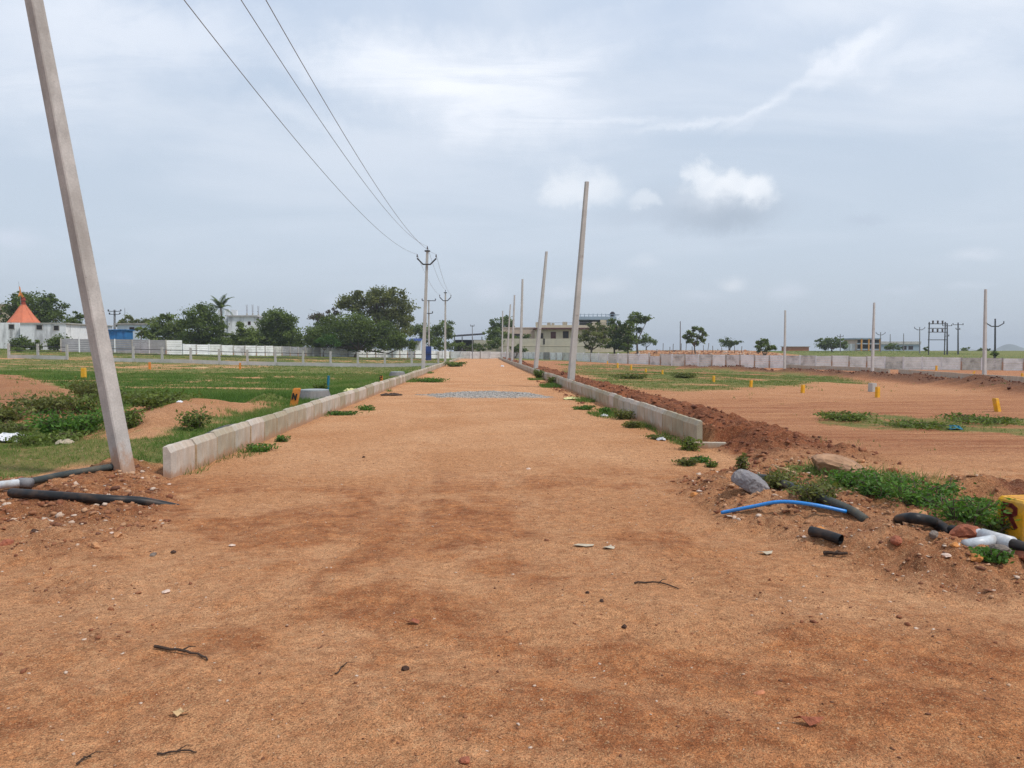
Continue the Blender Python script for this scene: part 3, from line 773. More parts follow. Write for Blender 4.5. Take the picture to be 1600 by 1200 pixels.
# ------------------------------------------------------------------ poles
def pole_mesh(mb, b, t, w0, d0, w1, d1, rot, recess=None, ch=0.012):
    """tapered concrete pole with chamfered edges; recess=(z0,z1,...) spans of sunken web on the broad faces"""
    b = np.asarray(b, float); t = np.asarray(t, float)
    Rz = rotz(rot); L = np.linalg.norm(t - b)
    def ring(f, inset):
        w = w0 + (w1 - w0) * f; d = d0 + (d1 - d0) * f; x, y = w / 2, d / 2; c = ch
        fl = x * 0.55
        pts = [(-x + c, -y), (-fl, -y), (-fl * 0.86, -y + inset), (fl * 0.86, -y + inset), (fl, -y), (x - c, -y), (x, -y + c), (x, y - c),
               (x - c, y), (fl, y), (fl * 0.86, y - inset), (-fl * 0.86, y - inset), (-fl, y), (-x + c, y), (-x, y - c), (-x, -y + c)]
        p = np.array([(q[0], q[1], 0) for q in pts]) @ Rz.T
        return p + b + (t - b) * f
    fs = [(0, 0)]
    if recess:
        for a_, c_ in recess:
            fs += [(a_, 0.0), (a_ + 0.012, 0.03), (c_ - 0.012, 0.03), (c_, 0.0)]
    fs.append((1, 0))
    mb.loft([ring(*q) for q in fs])

def bare_pole(base_px, top_px, Yd, label, group, w0=0.24, rot=0.0, sink=0.4, xw=None):
    b = at(base_px[0], base_px[1], Yd); b = np.array([b[0], b[1], gz(b[0], b[1])])
    t = at(top_px[0], top_px[1], Yd)
    d = (t - b) / np.linalg.norm(t - b)
    mb = MB(); pole_mesh(mb, b - d * sink, t, w0, w0 * 0.62, w0 * 0.55, w0 * 0.42, rot, [(0.08, 0.335), (0.355, 0.625)] if w0 < 0.3 else None)
    r = thing('concrete_pole', label, 'pole', b, group)
    mb.build('shaft', M['conc2'], r)
    m2 = MB()
    for f in (0.34, 0.63):
        c = b + (t - b) * f
        m2.box(c + rotz(rot) @ np.array([0, -(w0 * 0.31 * (1 - 0.35 * f)) - 0.004, 0]), (w0 * 0.42, 0.02, 0.1), rotz(rot))
    m2.build('collar', M['conc'], r)
    return r
# leaning pole near camera
b = hit(195, 738); Yp = b[1]; b[2] = gz(b[0], b[1])
t = at(24, -150, Yp); dd_ = (t - b) / np.linalg.norm(t - b)
mb = MB(); pole_mesh(mb, b - dd_ * 0.5, t, 0.195, 0.19, 0.145, 0.155, R(59), None, 0.014)
r = thing('concrete_pole', 'big grey concrete pole leaning outwards at the start of the left kerb', 'pole', b)
mb.build('shaft', M['conc'], r)

RP = [((892, 594), (917, 284), 33), ((837, 580), (854, 393), 54), ((813, 572), (816.5, 436), 75.5), ((800, 565), (804, 461), 96), ((792, 561), (797.5, 475.5), 116), ((784.5, 559), (785.5, 485.5), 140)]
RL = ['tallest looking bare pole on the spoil ridge, tilted right, no wires', 'second bare tilted pole along the right kerb', 'third bare pole along the right kerb, nearly upright', 'fourth bare pole along the right kerb', 'fifth bare pole along the right kerb, slightly tilted', 'last bare pole along the right kerb, by the end wall']
for (bp, tp, d), lab in zip(RP, RL):
    bare_pole(bp, tp, d, lab, 'bare concrete poles behind the right kerb', 0.30 if d > 0 else 0.3, R(24))
FP = [((1226, 570), (1227, 485), 100), ((1363, 580), (1366, 473), 79), ((1538, 592), (1540, 452), 60)]
FL = ['thin bare pole by the earth heap at the far track, shortest of three', 'bare concrete pole on the far track in front of the coloured house', 'tallest bare pole on the far track, near the V-armed post']
for (bp, tp, d), lab in zip(FP, FL):
    bare_pole(bp, tp, d, lab, 'bare concrete poles along the far track', 0.34, R(20))

def v_arm_pole(bpx, tpx, Yd, label, group, arm=1.35, w=0.28, matp='conc2'):
    b = at(bpx[0], bpx[1], Yd); b[2] = gz(b[0], b[1]) ; t = at(tpx[0], tpx[1], Yd)
    r = thing('power_pole', label, 'power pole', b, group)
    ax = t - b; L = np.linalg.norm(ax); ax /= L
    tt = t - ax * 0.35
    mb = MB(); pole_mesh(mb, b - ax * 0.3, tt, w, w * 0.75, w * 0.62, w * 0.55, R(8)); mb.build('shaft', M[matp], r)
    k = MB(); c = tt - ax * 0.95; hw = arm / 2
    k.tube([c + [-hw, -0.16, 0.42], c + [-hw * 0.38, -0.16, 0.0], c + [hw * 0.38, -0.16, 0.0], c + [hw, -0.16, 0.42]], 0.055, 6)
    k.build('cross_arm', M['steel'], r)
    k = MB(); k.box(tt + ax * 0.02, (0.38, 0.26, 0.09)); k.build('top_cap', M['steel'], r)
    tops = []
    for p in (c + [-hw, -0.16, 0.42], tt + ax * 0.06, c + [hw, -0.16, 0.42]):
        k = MB(); k.tube([p, p + [0, 0, .1], p + [0, 0, .11], p + [0, 0, .2], p + [0, 0, .21], p + [0, 0, .30]], [0.02, 0.02, .05, .05, .035, .03], 8)
        k.build('insulator', M['insul'], r, smooth=False); tops.append(p + [0, 0, 0.30])
    return r, tops
r2, tops2 = v_arm_pole((661, 582), (668, 385), 54, 'wired concrete pole with black V arm at the kerb, nearest of the two', 'wired poles along the left kerb')
r3, tops3 = v_arm_pole((695.5, 570), (696, 453), 90, 'smaller looking wired concrete pole with V arm, further down the left kerb', 'wired poles along the left kerb', w=0.27)

def wire(p, q, sag, label, group, r=0.008, n=40):
    p = np.asarray(p, float); q = np.asarray(q, float); pts = []
    for i in range(n + 1):
        f = i / n; w = p + (q - p) * f; w = w - np.array([0, 0, sag * 4 * f * (1 - f)]); pts.append(w)
    mb = MB(); mb.tube(pts, r, 6); o = mb.build('power_wire', M['wire'], smooth=True); return tag(o, label, 'wire', group)
wn = ['left outer', 'middle', 'right outer']
for i, tp in enumerate(tops2):
    q = tp.copy(); q[1] = -6.0; q[2] = 8.9 + (0.3 if i == 1 else 0); q[0] = -4.28 + (i - 1) * 0.66
    wire(tp, q, 1.72, f'{wn[i]} of three wires sagging overhead from the nearest V-armed pole', 'overhead wires above the left kerb')
    wire(tp, tops3[i], 0.55, f'{wn[i]} of three wires strung between the two V-armed poles', 'wires between the wired poles', 0.011, 16)

def thin_pole(px, ytop, ybase, Yd, label, arms=(), w=0.16, group='distant utility poles', m='steel2', cat='power pole', name='utility_pole'):
    t = at(px, ytop, Yd); b = at(px, ybase, Yd); z = gz(b[0], b[1]); b[2] = min(z, b[2] + 0.5)
    r = thing(name, label, cat, b, group)
    k = MB(); k.tube([b, t], [w * 0.6, w * 0.4], 8); k.build('shaft', M[m], r)
    for (dz, L, kind) in arms:
        c = t + np.array([0, 0, -dz]); a = MB()
        if kind == 'v':
            a.tube([c + [-L / 2, 0, 0.45], c + [-L / 5, 0, 0], c + [L / 5, 0, 0], c + [L / 2, 0, 0.45]], w * 0.34, 6)
        else:
            a.box(c + [0, -w * 0.4, 0], (L, 0.12, 0.12))
        for sx in (-L / 2, L / 2):
            a.tube([c + [sx, 0, 0.4 if kind == 'v' else 0.05], c + [sx, 0, 0.75 if kind == 'v' else 0.35]], w * 0.3, 6)
        a.build('cross_arm', M['steel'], r)
    return r
thin_pole(670, 469, 548, 125, 'transformer pole with two flat arms behind the nearest wired pole', ((0.1, 2.2, 'b'), (2.2, 1.2, 'b')), 0.3, 'poles by the transformer', 'conc')
p = at(669, 551, 124)
r = thing('transformer', 'navy blue transformer box at the foot of its pole', 'transformer', (p[0], p[1], gz(p[0], p[1])))
k = MB(); p0 = at(665, 552, 124); p1 = at(673.5, 541, 124); zb = gz(p[0], p[1]); k.box2((p0[0], p0[1], zb), (p1[0], p1[1] + 0.8, p1[2])); k.build('tank', M['navy'], r)
k = MB()
for i in range(3): k.tube([(p0[0] + 0.2 + 0.25 * i, p0[1] + .4, p1[2]), (p0[0] + 0.2 + 0.25 * i, p0[1] + .4, p1[2] + .3)], 0.05, 6)
k.build('bushing', M['insul'], r)
k = MB()
for i in range(4): k.box((p0[0] + 0.15 + 0.2 * i, p0[1] - 0.06, (zb + p1[2]) / 2), (0.05, 0.12, 0.7))
k.build('cooling_fins', M['navy'], r)
thin_pole(179, 484, 520, 150, 'stubby power pole crowded with insulators above the blue shed', ((0.3, 2.4, 'b'), (0.9, 2.0, 'b')), 0.45)
thin_pole(195, 481, 520, 170, 'thin bare rod standing behind the blue shed roof', (), 0.12)
thin_pole(738, 508, 545, 158, 'slim pole in front of the dark roofed shed', ((0.2, 0.8, 'b'),), 0.17)
thin_pole(1063, 502, 545, 165, 'slim bare pole on the earth heap beside the spindly tree', (), 0.24)
thin_pole(1313, 522, 550, 190, 'small pole in front of the round dark tree', ((0.6, 1.6, 'b'),), 0.2)
thin_pole(1376, 519, 550, 190, 'pole with V arm beside the coloured house', ((0.7, 2.4, 'v'),), 0.22)
thin_pole(1391, 522, 540, 230, 'short rod rising above the long grey building, first one', (), 0.25)
thin_pole(1412, 521, 540, 230, 'short rod rising above the long grey building, second one', (), 0.25)
thin_pole(1437, 511, 552, 180, 'pole with V arm at the end of the long grey building', ((0.7, 2.6, 'v'),), 0.24)
thin_pole(1480, 505, 553, 170, 'power pole just beside the steel switch frame', ((0.6, 2.2, 'b'), (3, 0.9, 'b')), 0.3, m='steel')
thin_pole(1497, 504, 553, 170, 'power pole with flat arm, second from the steel switch frame', ((0.5, 2.4, 'b'), (1.6, 0.9, 'b')), 0.3, m='steel')
thin_pole(1555, 498, 560, 105, 'dark steel post with V arm behind the boundary wall', ((1.1, 2.6, 'v'),), 0.24, m='steel')
# steel switch frame
Yd = 168; a0 = at(1452, 503, Yd); a1 = at(1477, 503, Yd); zb = gz(a0[0], a0[1])
r = thing('switch_frame', 'dark steel H frame with three tiers of bars and insulators', 'substation frame', ((a0[0] + a1[0]) / 2, Yd, zb))
for a in (a0, a1):
    k = MB(); k.box(((a[0]), Yd, (a[2] + zb) / 2), (0.18, 0.18, a[2] - zb)); k.build('post', M['steel'], r)
for py in (506, 513, 519, 531):
    z = at(1460, py, Yd)[2]; k = MB(); k.box(((a0[0] + a1[0]) / 2, Yd - 0.19, z), (a1[0] - a0[0] + 0.7, 0.13, 0.16)); k.build('cross_bar', M['steel'], r)
for py in (506, 519):
    z = at(1460, py, Yd)[2]
    for f in (0.2, 0.5, 0.8):
        k = MB(); xx = a0[0] + (a1[0] - a0[0]) * f; k.tube([(xx, Yd - .19, z), (xx, Yd - .19, z + .75)], [0.16, 0.2], 8); k.build('insulator', M['insul'], r)

# ------------------------------------------------------------------ boundary walls
def slab_wall(pts, name, label, cols, hgt, bay=2.1, rowh=0.3):
    """pts: (px, top_y, distance) corner list; precast slabs slid between posts"""
    W = [at(*p) for p in pts]
    r = thing(name, label, 'wall', (W[0][0], W[0][1], gz(W[0][0], W[0][1])))
    rr = random.Random(len(label)); cnt = 0
    for a, b in zip(W[:-1], W[1:]):
        L = np.hypot(b[0] - a[0], b[1] - a[1]); n = max(1, round(L / bay)); ang = math.atan2(b[1] - a[1], b[0] - a[0])
        for k in range(n):
            p = a + (b - a) * k / n; q = a + (b - a) * (k + 1) / n; c = (p + q) / 2
            zb = min(gz(c[0], c[1]), c[2] - 0.9) - 0.1; zt = c[2] + rr.gauss(0, 0.02)
            drop = cols(cnt)[1]
            zt -= drop
            mb = MB(); z = zt; w = L / n - 0.10
            while z > zb - 0.15:
                mb.box((c[0] + rr.gauss(0, 0.002), c[1] + rr.gauss(0, 0.012), z - rowh / 2 + 0.006), (w, 0.05 + rr.random() * 0.02, rowh - 0.022), rotz(ang)); z -= rowh
            mb.build('wall_panel', M[cols(cnt)[0]], r)
            pb = MB(); hp = zt + drop + 0.06 - (zb - 0.2); pb.box((p[0], p[1], zb - 0.2 + hp / 2), (0.16, 0.22, hp), rotz(ang)); pb.build('wall_post', M['white' if rr.random() < 0.45 else 'conc'], r)
            cnt += 1
    return r
lc = random.Random(2)
LCOL = [('wallgrey', 0)] * 3 + [('wallgrey', 0), ('wallgrey', 0), ('wallgrey', 0), ('wallwhite', 0), ('wallwhite', 0), ('wallgrey', 0)] + [('wallwhite', 0)] * 4
def lcols(i):
    if i < len(LCOL): return LCOL[i]
    return ('wallgrey' if (18 <= i < 22) or (i * 7919 % 11 == 0) else ('wallold' if i % 4 == 1 else 'wallwhite'), 0)
slab_wall([(95, 529, 106), (285, 532, 112)], 'boundary_wall', 'higher grey slab wall beneath the blue shed, partly whitewashed', lcols, 1.8)
slab_wall([(286, 537.5, 112.5), (400, 540, 122), (500, 543, 136), (600, 546, 148), (702, 549, 163)], 'boundary_wall', 'long whitewashed slab wall below the trees behind the grass field', lambda i: lcols(i + 9), 1.8)
slab_wall([(704, 549, 164.5), (782, 549.5, 162.5)], 'boundary_wall', 'whitewashed slab wall closing off the far end of the dirt road', lambda i: ('wallwhite', 0), 1.6)
slab_wall([(783, 550, 158), (850, 550.5, 140), (935, 552, 124), (1050, 553.5, 112), (1300, 556, 99), (1600, 560, 87), (1790, 563, 79)], 'boundary_wall', 'long whitewashed slab wall behind the ploughed field with one lower bay', lambda i: ('wallgrey' if i in (9,) else ('wallold' if (i * 37 % 10) in (1, 4, 6) or 23 < i < 27 else 'wallwhite'), 0.35 if i == 22 else 0), 1.6)

# post and rail fence on a low base wall
def rail_fence(pts, n, label, hp=1.45):
    W = [hit(*p) for p in pts]
    r = thing('rail_fence', label, 'fence', W[0])
    a, b = W[0], W[-1]; P = []
    for k in range(n + 1):
        p = a + (b - a) * k / n; p[2] = gz(p[0], p[1]); P.append(p)
        m = MB(); m.box(p + [0, 0, hp / 2 - 0.2], (0.18, 0.18, hp + 0.4)); m.build('fence_post', M['conc2'], r)
    ang = math.atan2(b[1] - a[1], b[0] - a[0]); L = np.hypot(*(b - a)[:2]) / n
    for k in range(n):
        c = (P[k] + P[k + 1]) / 2; tl = math.atan2(P[k + 1][2] - P[k][2], L)
        RR = rotz(ang) @ np.array([[math.cos(tl), 0, -math.sin(tl)], [0, 1, 0], [math.sin(tl), 0, math.cos(tl)]])
        m = MB(); m.box(c + [0, 0, 0.02], (L - 0.21, 0.16, 0.66), RR); m.build('base_wall', M['conc2'], r)
    for z in (0.75, 1.2):
        m = MB(); m.tube([p + [0, 0.0, z] for p in P], 0.03, 6); m.build('rail', M['steel'], r)
    return r
rail_fence([(14, 560), (105, 562)], 2, 'short post and rail fence in front of the temple')
rail_fence([(163, 565), (685, 573)], 12, 'long post and rail fence on a low concrete base across the grass field')

# ------------------------------------------------------------------ buildings
def wbox(mb, px0, px1, py0, py1, Yd, depth, down=None):
    a = at(px0, py0, Yd); b = at(px1, py1, Yd)
    zb = min(a[2], b[2]) if down is None else down
    mb.box2((a[0], Yd, zb), (b[0], Yd + depth, max(a[2], b[2])))
    return a, b
def opening(root, px0, px1, py0, py1, Yd, name='window', m='dark', frame='maroon', pr=0.0):
    a = at(px0, py0, Yd); b = at(px1, py1, Yd)
    x0, x1 = min(a[0], b[0]), max(a[0], b[0]); z0, z1 = min(a[2], b[2]), max(a[2], b[2])
    k = MB(); f = 0.09; y = Yd - 0.035 - pr
    k.box2((x0 - f, y, z1), (x1 + f, y + 0.12, z1 + f)); k.box2((x0 - f, y, z0 - f), (x1 + f, y + 0.12, z0)); k.box2((x0 - f, y, z0), (x0, y + 0.12, z1)); k.box2((x1, y, z0), (x1 + f, y + 0.12, z1))
    if x1 - x0 > 0.9: k.box2(((x0 + x1) / 2 - 0.03, y, z0), ((x0 + x1) / 2 + 0.03, y + 0.12, z1))
    o = k.build(name, M[frame], root)
    k = MB(); k.box2((x0, Yd - 0.012 - pr, z0), (x1, Yd + 0.05 - pr, z1)); k.build('pane', M[m], o)
    return o

# temple
Yd = 117; b = at(50, 545, Yd); zb = gz(b[0], b[1]) - 0.3
r = thing('temple', 'stained white temple with an orange pyramid spire and small dark vents', 'temple', (b[0], Yd, zb))
k = MB(); wbox(k, -60, 31, 504, 545, Yd, 9, zb); k.build('wall', M['white'], r)
k = MB(); wbox(k, 31, 104, 505.5, 545, Yd - 0.5, 8.5, zb); k.build('wall', M['white'], r)
k = MB(); a = at(31, 504.5, Yd - .6); c = at(105.5, 506, Yd - .6); k.box2((a[0], Yd - 0.62, c[2]), (c[0], Yd + 8.1, a[2] + 0.03)); k.build('roof_slab', M['conc2'], r)
for q in ((14, 22, 507, 514, Yd), (57, 66, 508, 515, Yd - .5), (84, 92, 509, 516, Yd - .5)): opening(r, *q, name='vent', frame='conc')
Ys = Yd + 4; pa = at(16, 504, Ys); pb_ = at(58.5, 504, Ys); apx = at(35.5, 475, Ys); cx0, hw = (pa[0] + pb_[0]) / 2, (pb_[0] - pa[0]) / 2
k = MB(); rings = []
for f, z in ((1.06, pa[2] - .9), (1.0, pa[2] + .05), (0.62, pa[2] + (apx[2] - pa[2]) * 0.40), (0.12, apx[2])):
    rings.append(np.array([(cx0 + hw * f * math.cos(R(22.5 + 45 * i)) * 1.06, Ys + hw * f * math.sin(R(22.5 + 45 * i)), z) for i in range(8)]))
k.loft(rings); sp = k.build('spire', M['orange'], r)
k = MB()
for i in range(8):
    k.tube([rg_[i] for rg_ in rings[1:]], 0.05, 5)
k.build('spire_rib', M['orange'], sp)
k = MB(); z = apx[2]; k.tube([(cx0, Ys, z - .1), (cx0, Ys, z + .25), (cx0, Ys, z + .3), (cx0, Ys, z + .5), (cx0, Ys, z + .55), (cx0, Ys, z + .8), (cx0, Ys, z + .82), (cx0, Ys, z + 1.05)], [.34, .34, .24, .24, .38, .34, .26, .3], 12); k.build('finial', M['rust'], r)
ft = at(29, 440, Ys - .4); fb = at(33, 478, Ys - .4)
k = MB(); k.tube([fb, ft], [0.035, 0.02], 6); fp = k.build('flagpole', M['steel2'], r)
fl = [at(*q, Ys - .45) for q in ((30, 447), (31, 449), (33, 456), (37.5, 463.5), (34, 465), (31.5, 461), (29.5, 464), (28.5, 459), (30.3, 455))]
k = MB(); v = np.array([p + [0, 0.12 * math.sin(i * 1.9), 0] for i, p in enumerate(fl)]); v2 = v + [0, 0.03, 0]; n = len(v)
k.raw(np.concatenate([v, v2]), [tuple(range(n)), tuple(range(2 * n - 1, n - 1, -1))] + [(i, (i + 1) % n + n if False else i + n, (i + 1) % n + n, (i + 1) % n) for i in range(n)]); k.build('flag', M['flag'], fp)

def simple_house(name, label, body, m, Yd, depth, cat='house', roof=None, wins=(), extra=None):
    x0, x1, y0, y1 = body; b = at((x0 + x1) / 2, y1, Yd); zb = min(gz(b[0], Yd), b[2]) - 0.3
    r = thing(name, label, cat, (b[0], Yd, zb))
    k = MB(); wbox(k, x0, x1, y0, y1, Yd, depth, zb); k.build('wall', M[m], r)
    if roof:
        a = at(x0, y0, Yd); c = at(x1, y0, Yd); th, ov = roof[1], roof[2]
        k = MB(); k.box2((a[0] - ov, Yd - ov, a[2]), (c[0] + ov, Yd + depth + ov, a[2] + th)); k.build('roof', M[roof[0]], r)
    for w in wins: opening(r, *w[:4], Yd, m=(w[4] if len(w) > 4 else 'dark'))
    return r
simple_house('house', 'cream house corner peeping past the temple tree at the photo edge', (-40, 10, 477, 520), 'beige', 150, 8, roof=('conc', 0.3, 0.3), wins=((-1, 3, 485, 492), (-14, -8, 485, 492)))
simple_house('house', 'low pale shed half hidden behind the leaning pole and a bush', (115, 150, 508, 535), 'white', 135, 6, roof=('conc', 0.15, 0.2))
r = simple_house('house', 'pale blue washed single storey house beside the blue shed', (183, 252, 507, 535), 'paleblue', 134, 9, roof=('conc', 0.2, 0.35), wins=((203, 209, 512, 516),))
# blue shed
Yd = 124; b = at(183, 533, Yd); zb = gz(b[0], b[1])
r = thing('shed', 'bright blue sheet metal shed with a flat overhanging roof', 'shed', (b[0], Yd, zb))
a = at(168, 516, Yd); c = at(196, 516, Yd)
k = MB(); k.box2((a[0], Yd, zb - .2), (c[0], Yd + 2.6, a[2])); w = k.build('wall', M['blue'], r)
k = MB(); 
for i in range(9): k.box((a[0] + 0.15 + i * (c[0] - a[0] - .3) / 8, Yd - 0.02, (zb + a[2]) / 2), (0.05, 0.06, a[2] - zb - 0.1))
k.build('corrugation', M['blue'], w)
k = MB(); k.box2((a[0] - .2, Yd - .25, a[2]), (c[0] + .2, Yd + 2.8, a[2] + 0.14)); k.build('roof', M['blue'], r)
mid = at(182, 520, Yd); k = MB(); k.box2((mid[0] + .1, Yd - 0.09, zb), (mid[0] + 1.0, Yd - 0.055, a[2] - .2)); k.build('door', M['blue'], r)
# unfinished white building with columns
Yd = 150; b = at(370, 540, Yd); zb = gz(b[0], b[1]) - .3
r = thing('unfinished_building', 'unfinished white building with bare columns and rods above its roof', 'building', (b[0], Yd, zb))
k = MB(); wbox(k, 336, 356, 498, 545, Yd, 9, zb); k.build('wall', M['white'], r)
k = MB(); wbox(k, 356, 400, 493, 545, Yd - .3, 9, zb); k.build('wall', M['white'], r)
k = MB(); wbox(k, 398, 428, 500, 545, Yd + .4, 9, zb); k.build('wall', M['white'], r)
k = MB(); a = at(354, 494.5, Yd - .6); c = at(402, 492.5, Yd - .6); k.box2((a[0], Yd - .6, a[2]), (c[0], Yd + 9, c[2])); k.build('roof_slab', M['conc2'], r)
for px, y0, w in ((341, 484, 3.2), (352, 483.5, 3.2), (355.5, 482.5, 3.0), (363, 484, 4.5), (368, 484.5, 2.5)):
    a = at(px, y0, Yd); k = MB(); k.box2((a[0] - w / 13, Yd + .3, at(px, 499, Yd)[2]), (a[0] + w / 13, Yd + .7, a[2])); k.build('column', M['white'], r)
for px, y0 in ((383, 482), (392, 482), (401, 484)):
    a = at(px, y0, Yd); z0 = at(px, 496, Yd)[2]; k = MB(); k.box2((a[0] - .12, Yd + 1, z0 - .3), (a[0] + .12, Yd + 1.24, (z0 + a[2]) / 2)); k.build('column', M['conc'], r)
    k = MB()
    for s in (-.08, 0, .08): k.tube([(a[0] + s, Yd + 1.1, (z0 + a[2]) / 2), (a[0] + s * 1.8, Yd + 1.1, a[2] - 0.3 + abs(s) * 2 + 1.0)], 0.02, 5)
    k.build('steel_rod', M['brownarm'], r)
opening(r, 371, 375, 503, 507, Yd - .3); opening(r, 388, 391, 503, 507, Yd - .3)
# kiosk
r = simple_house('kiosk', 'small white kiosk with a dark blue awning behind the slab wall', (641, 656, 533, 548), 'white', 168, 3, cat='kiosk')
a = at(638, 529, 167); c = at(658, 533, 167); k = MB(); k.raw([(a[0], 166.2, c[2]), (c[0], 166.2, c[2]), (c[0], 171, a[2]), (a[0], 171, a[2]), (a[0], 166.2, c[2] + .1), (c[0], 166.2, c[2] + .1), (c[0], 171, a[2] + .1), (a[0], 171, a[2] + .1)], [(0, 3, 2, 1), (4, 5, 6, 7), (0, 1, 5, 4), (1, 2, 6, 5), (2, 3, 7, 6), (3, 0, 4, 7)]); k.build('awning', M['navy'], r)
# open shed with a dark sheet roof
Yd = 185; zb = gz(at(725, 545, Yd)[0], Yd)
r = thing('open_shed', 'open shed under a dark sloping sheet roof beyond the road end', 'shed', (at(725, 545, Yd)[0], Yd, zb))
a = at(700, 527, Yd); c = at(757, 523, Yd); k = MB(); k.raw([(a[0], Yd, a[2]), (c[0], Yd, c[2]), (c[0], Yd + 9, c[2] + .5), (a[0], Yd + 9, a[2] + .5), (a[0], Yd, a[2] + .16), (c[0], Yd, c[2] + .16), (c[0], Yd + 9, c[2] + .66), (a[0], Yd + 9, a[2] + .66)], [(0, 3, 2, 1), (4, 5, 6, 7), (0, 1, 5, 4), (1, 2, 6, 5), (2, 3, 7, 6), (3, 0, 4, 7)]); k.build('roof', M['tin'], r)
for px in (710, 722, 738, 753):
    k = MB(); q = at(px, 526, Yd); k.box2((q[0] - .12, Yd + .3, zb), (q[0] + .12, Yd + .54, q[2])); k.build('post', M['steel2'], r)
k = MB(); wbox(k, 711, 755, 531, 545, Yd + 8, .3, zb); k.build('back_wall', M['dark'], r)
# beige house with its compound wall
Yd = 186; zb = gz(at(880, 548, Yd)[0], Yd) - .3
r = thing('house', 'two storey beige house with maroon eaves, maroon shuttered window and roof terrace', 'house', (at(880, 548, Yd)[0], Yd, zb))
k = MB(); wbox(k, 836, 985, 513, 548, Yd, 12, zb); k.build('wall', M['beige'], r)
a = at(834, 514.5, Yd); c = at(987, 512.5, Yd); k = MB(); k.box2((a[0], Yd - 1.2, a[2]), (c[0], Yd + 12.5, c[2])); k.build('eave', M['maroon'], r)
k = MB()
q0 = at(837, 512.4, Yd - .4); q1 = at(986, 508.2, Yd - .4); k.box2((q0[0], Yd - .9, q0[2]), (q1[0], Yd - .7, q1[2])); k.build('parapet', M['beige'], r)
for px0, px1, y0 in ((837, 841, 503.5), (855, 860, 504), (862, 866, 505), (879, 886, 503), (925, 932, 503), (938, 947, 500)):
    k = MB(); p0 = at(px0, y0, Yd); p1 = at(px1, 508.5, Yd); k.box2((p0[0], Yd - .5, p1[2] - .2), (p1[0], Yd + .3, p0[2])); k.build('parapet_pier', M['beige'], r)
k = MB()
p0 = at(838, 504.5, Yd); p1 = at(950, 504.5, Yd); k.tube([(p0[0], Yd - .6, p0[2]), (p1[0], Yd - .6, p1[2])], 0.04, 6); k.build('terrace_rail', M['steel2'], r)
for q in ((844, 848, 521, 529), (861, 868, 519, 528.5), (880, 888, 518, 528)): opening(r, *q, Yd, m='maroon' if q[0] == 861 else 'dark')
k = MB(); p0 = at(850, 517, Yd); p1 = at(853.5, 529, Yd); k.box2((p0[0], Yd - .25, p1[2]), (p1[0], Yd - .004, p0[2])); k.build('pilaster', M['beige'], r)
r = simple_house('house', 'low pinkish flat roofed wing adjoining the beige house', (786, 836, 513, 548), 'pink', 188, 9, roof=('pink', 0.25, 0.1), wins=((796, 812, 522, 529),))
p0 = at(786, 530, 172); p1 = at(912, 548, 172); zb = gz(840 / 50, 172) - .3
r = thing('compound_wall', 'tall bare beige compound wall in front of the beige house', 'wall', (at(820, 548, 172)[0], 172, zb))
k = MB(); wbox(k, 740, 786, 531.5, 548, 173, .3, zb); k.build('wall', M['beige2'], r)
k = MB(); wbox(k, 786, 915, 529, 548, 172, .3, zb); k.build('wall', M['beige2'], r)
k = MB(); wbox(k, 786, 915, 540.2, 540.9, 171.94, .3); k.build('ledge', M['beige'], r)
k = MB(); p0 = at(849, 529, 171.9); p1 = at(851.3, 538, 171.9); k.box2((p0[0], 171.93, p1[2]), (p1[0], 171.99, p0[2])); k.build('drain_pipe', M['dark'], r)
# blue grey building behind
Yd = 214; zb = gz(at(930, 548, Yd)[0], Yd) - .3
r = thing('house', 'blue grey upper storey with a roof terrace rising behind the beige house', 'house', (at(930, 548, Yd)[0], Yd, zb))
k = MB(); wbox(k, 912, 960, 500, 548, Yd, 9, zb); k.build('wall', M['bluegrey'], r)
k = MB(); a = at(904, 499.8, Yd); c = at(962, 495, Yd); k.box2((a[0], Yd - 1.5, a[2]), (c[0], Yd + 9.5, c[2])); k.build('roof_slab', M['bluegrey'], r)
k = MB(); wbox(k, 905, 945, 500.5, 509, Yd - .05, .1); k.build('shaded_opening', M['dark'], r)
for i in range(9):
    px = 906 + i * 6.6; k = MB(); q = at(px, 490.5, Yd); k.box2((q[0] - .1, Yd - 1.2, c[2]), (q[0] + .1, Yd - 1, q[2])); k.build('terrace_post', M['bluegrey'], r)
k = MB(); q0 = at(905, 492, Yd); q1 = at(960, 492, Yd); k.box2((q0[0], Yd - 1.15, q0[2]), (q1[0], Yd - 1.05, q0[2] + .12)); k.build('terrace_rail', M['bluegrey'], r)
k = MB(); q = at(957, 488.5, Yd); k.tube([(q[0], Yd, at(957, 495, Yd)[2]), (q[0], Yd, at(957, 490.5, Yd)[2]), (q[0], Yd, q[2]), (q[0], Yd, q[2] + .3)], [.8, .8, .6, .2], 12); k.build('water_tank', M['tin'], r)
k = MB(); wbox(k, 952, 968, 491.3, 492, Yd - .3, 3); k.build('canopy', M['bluegrey'], r)
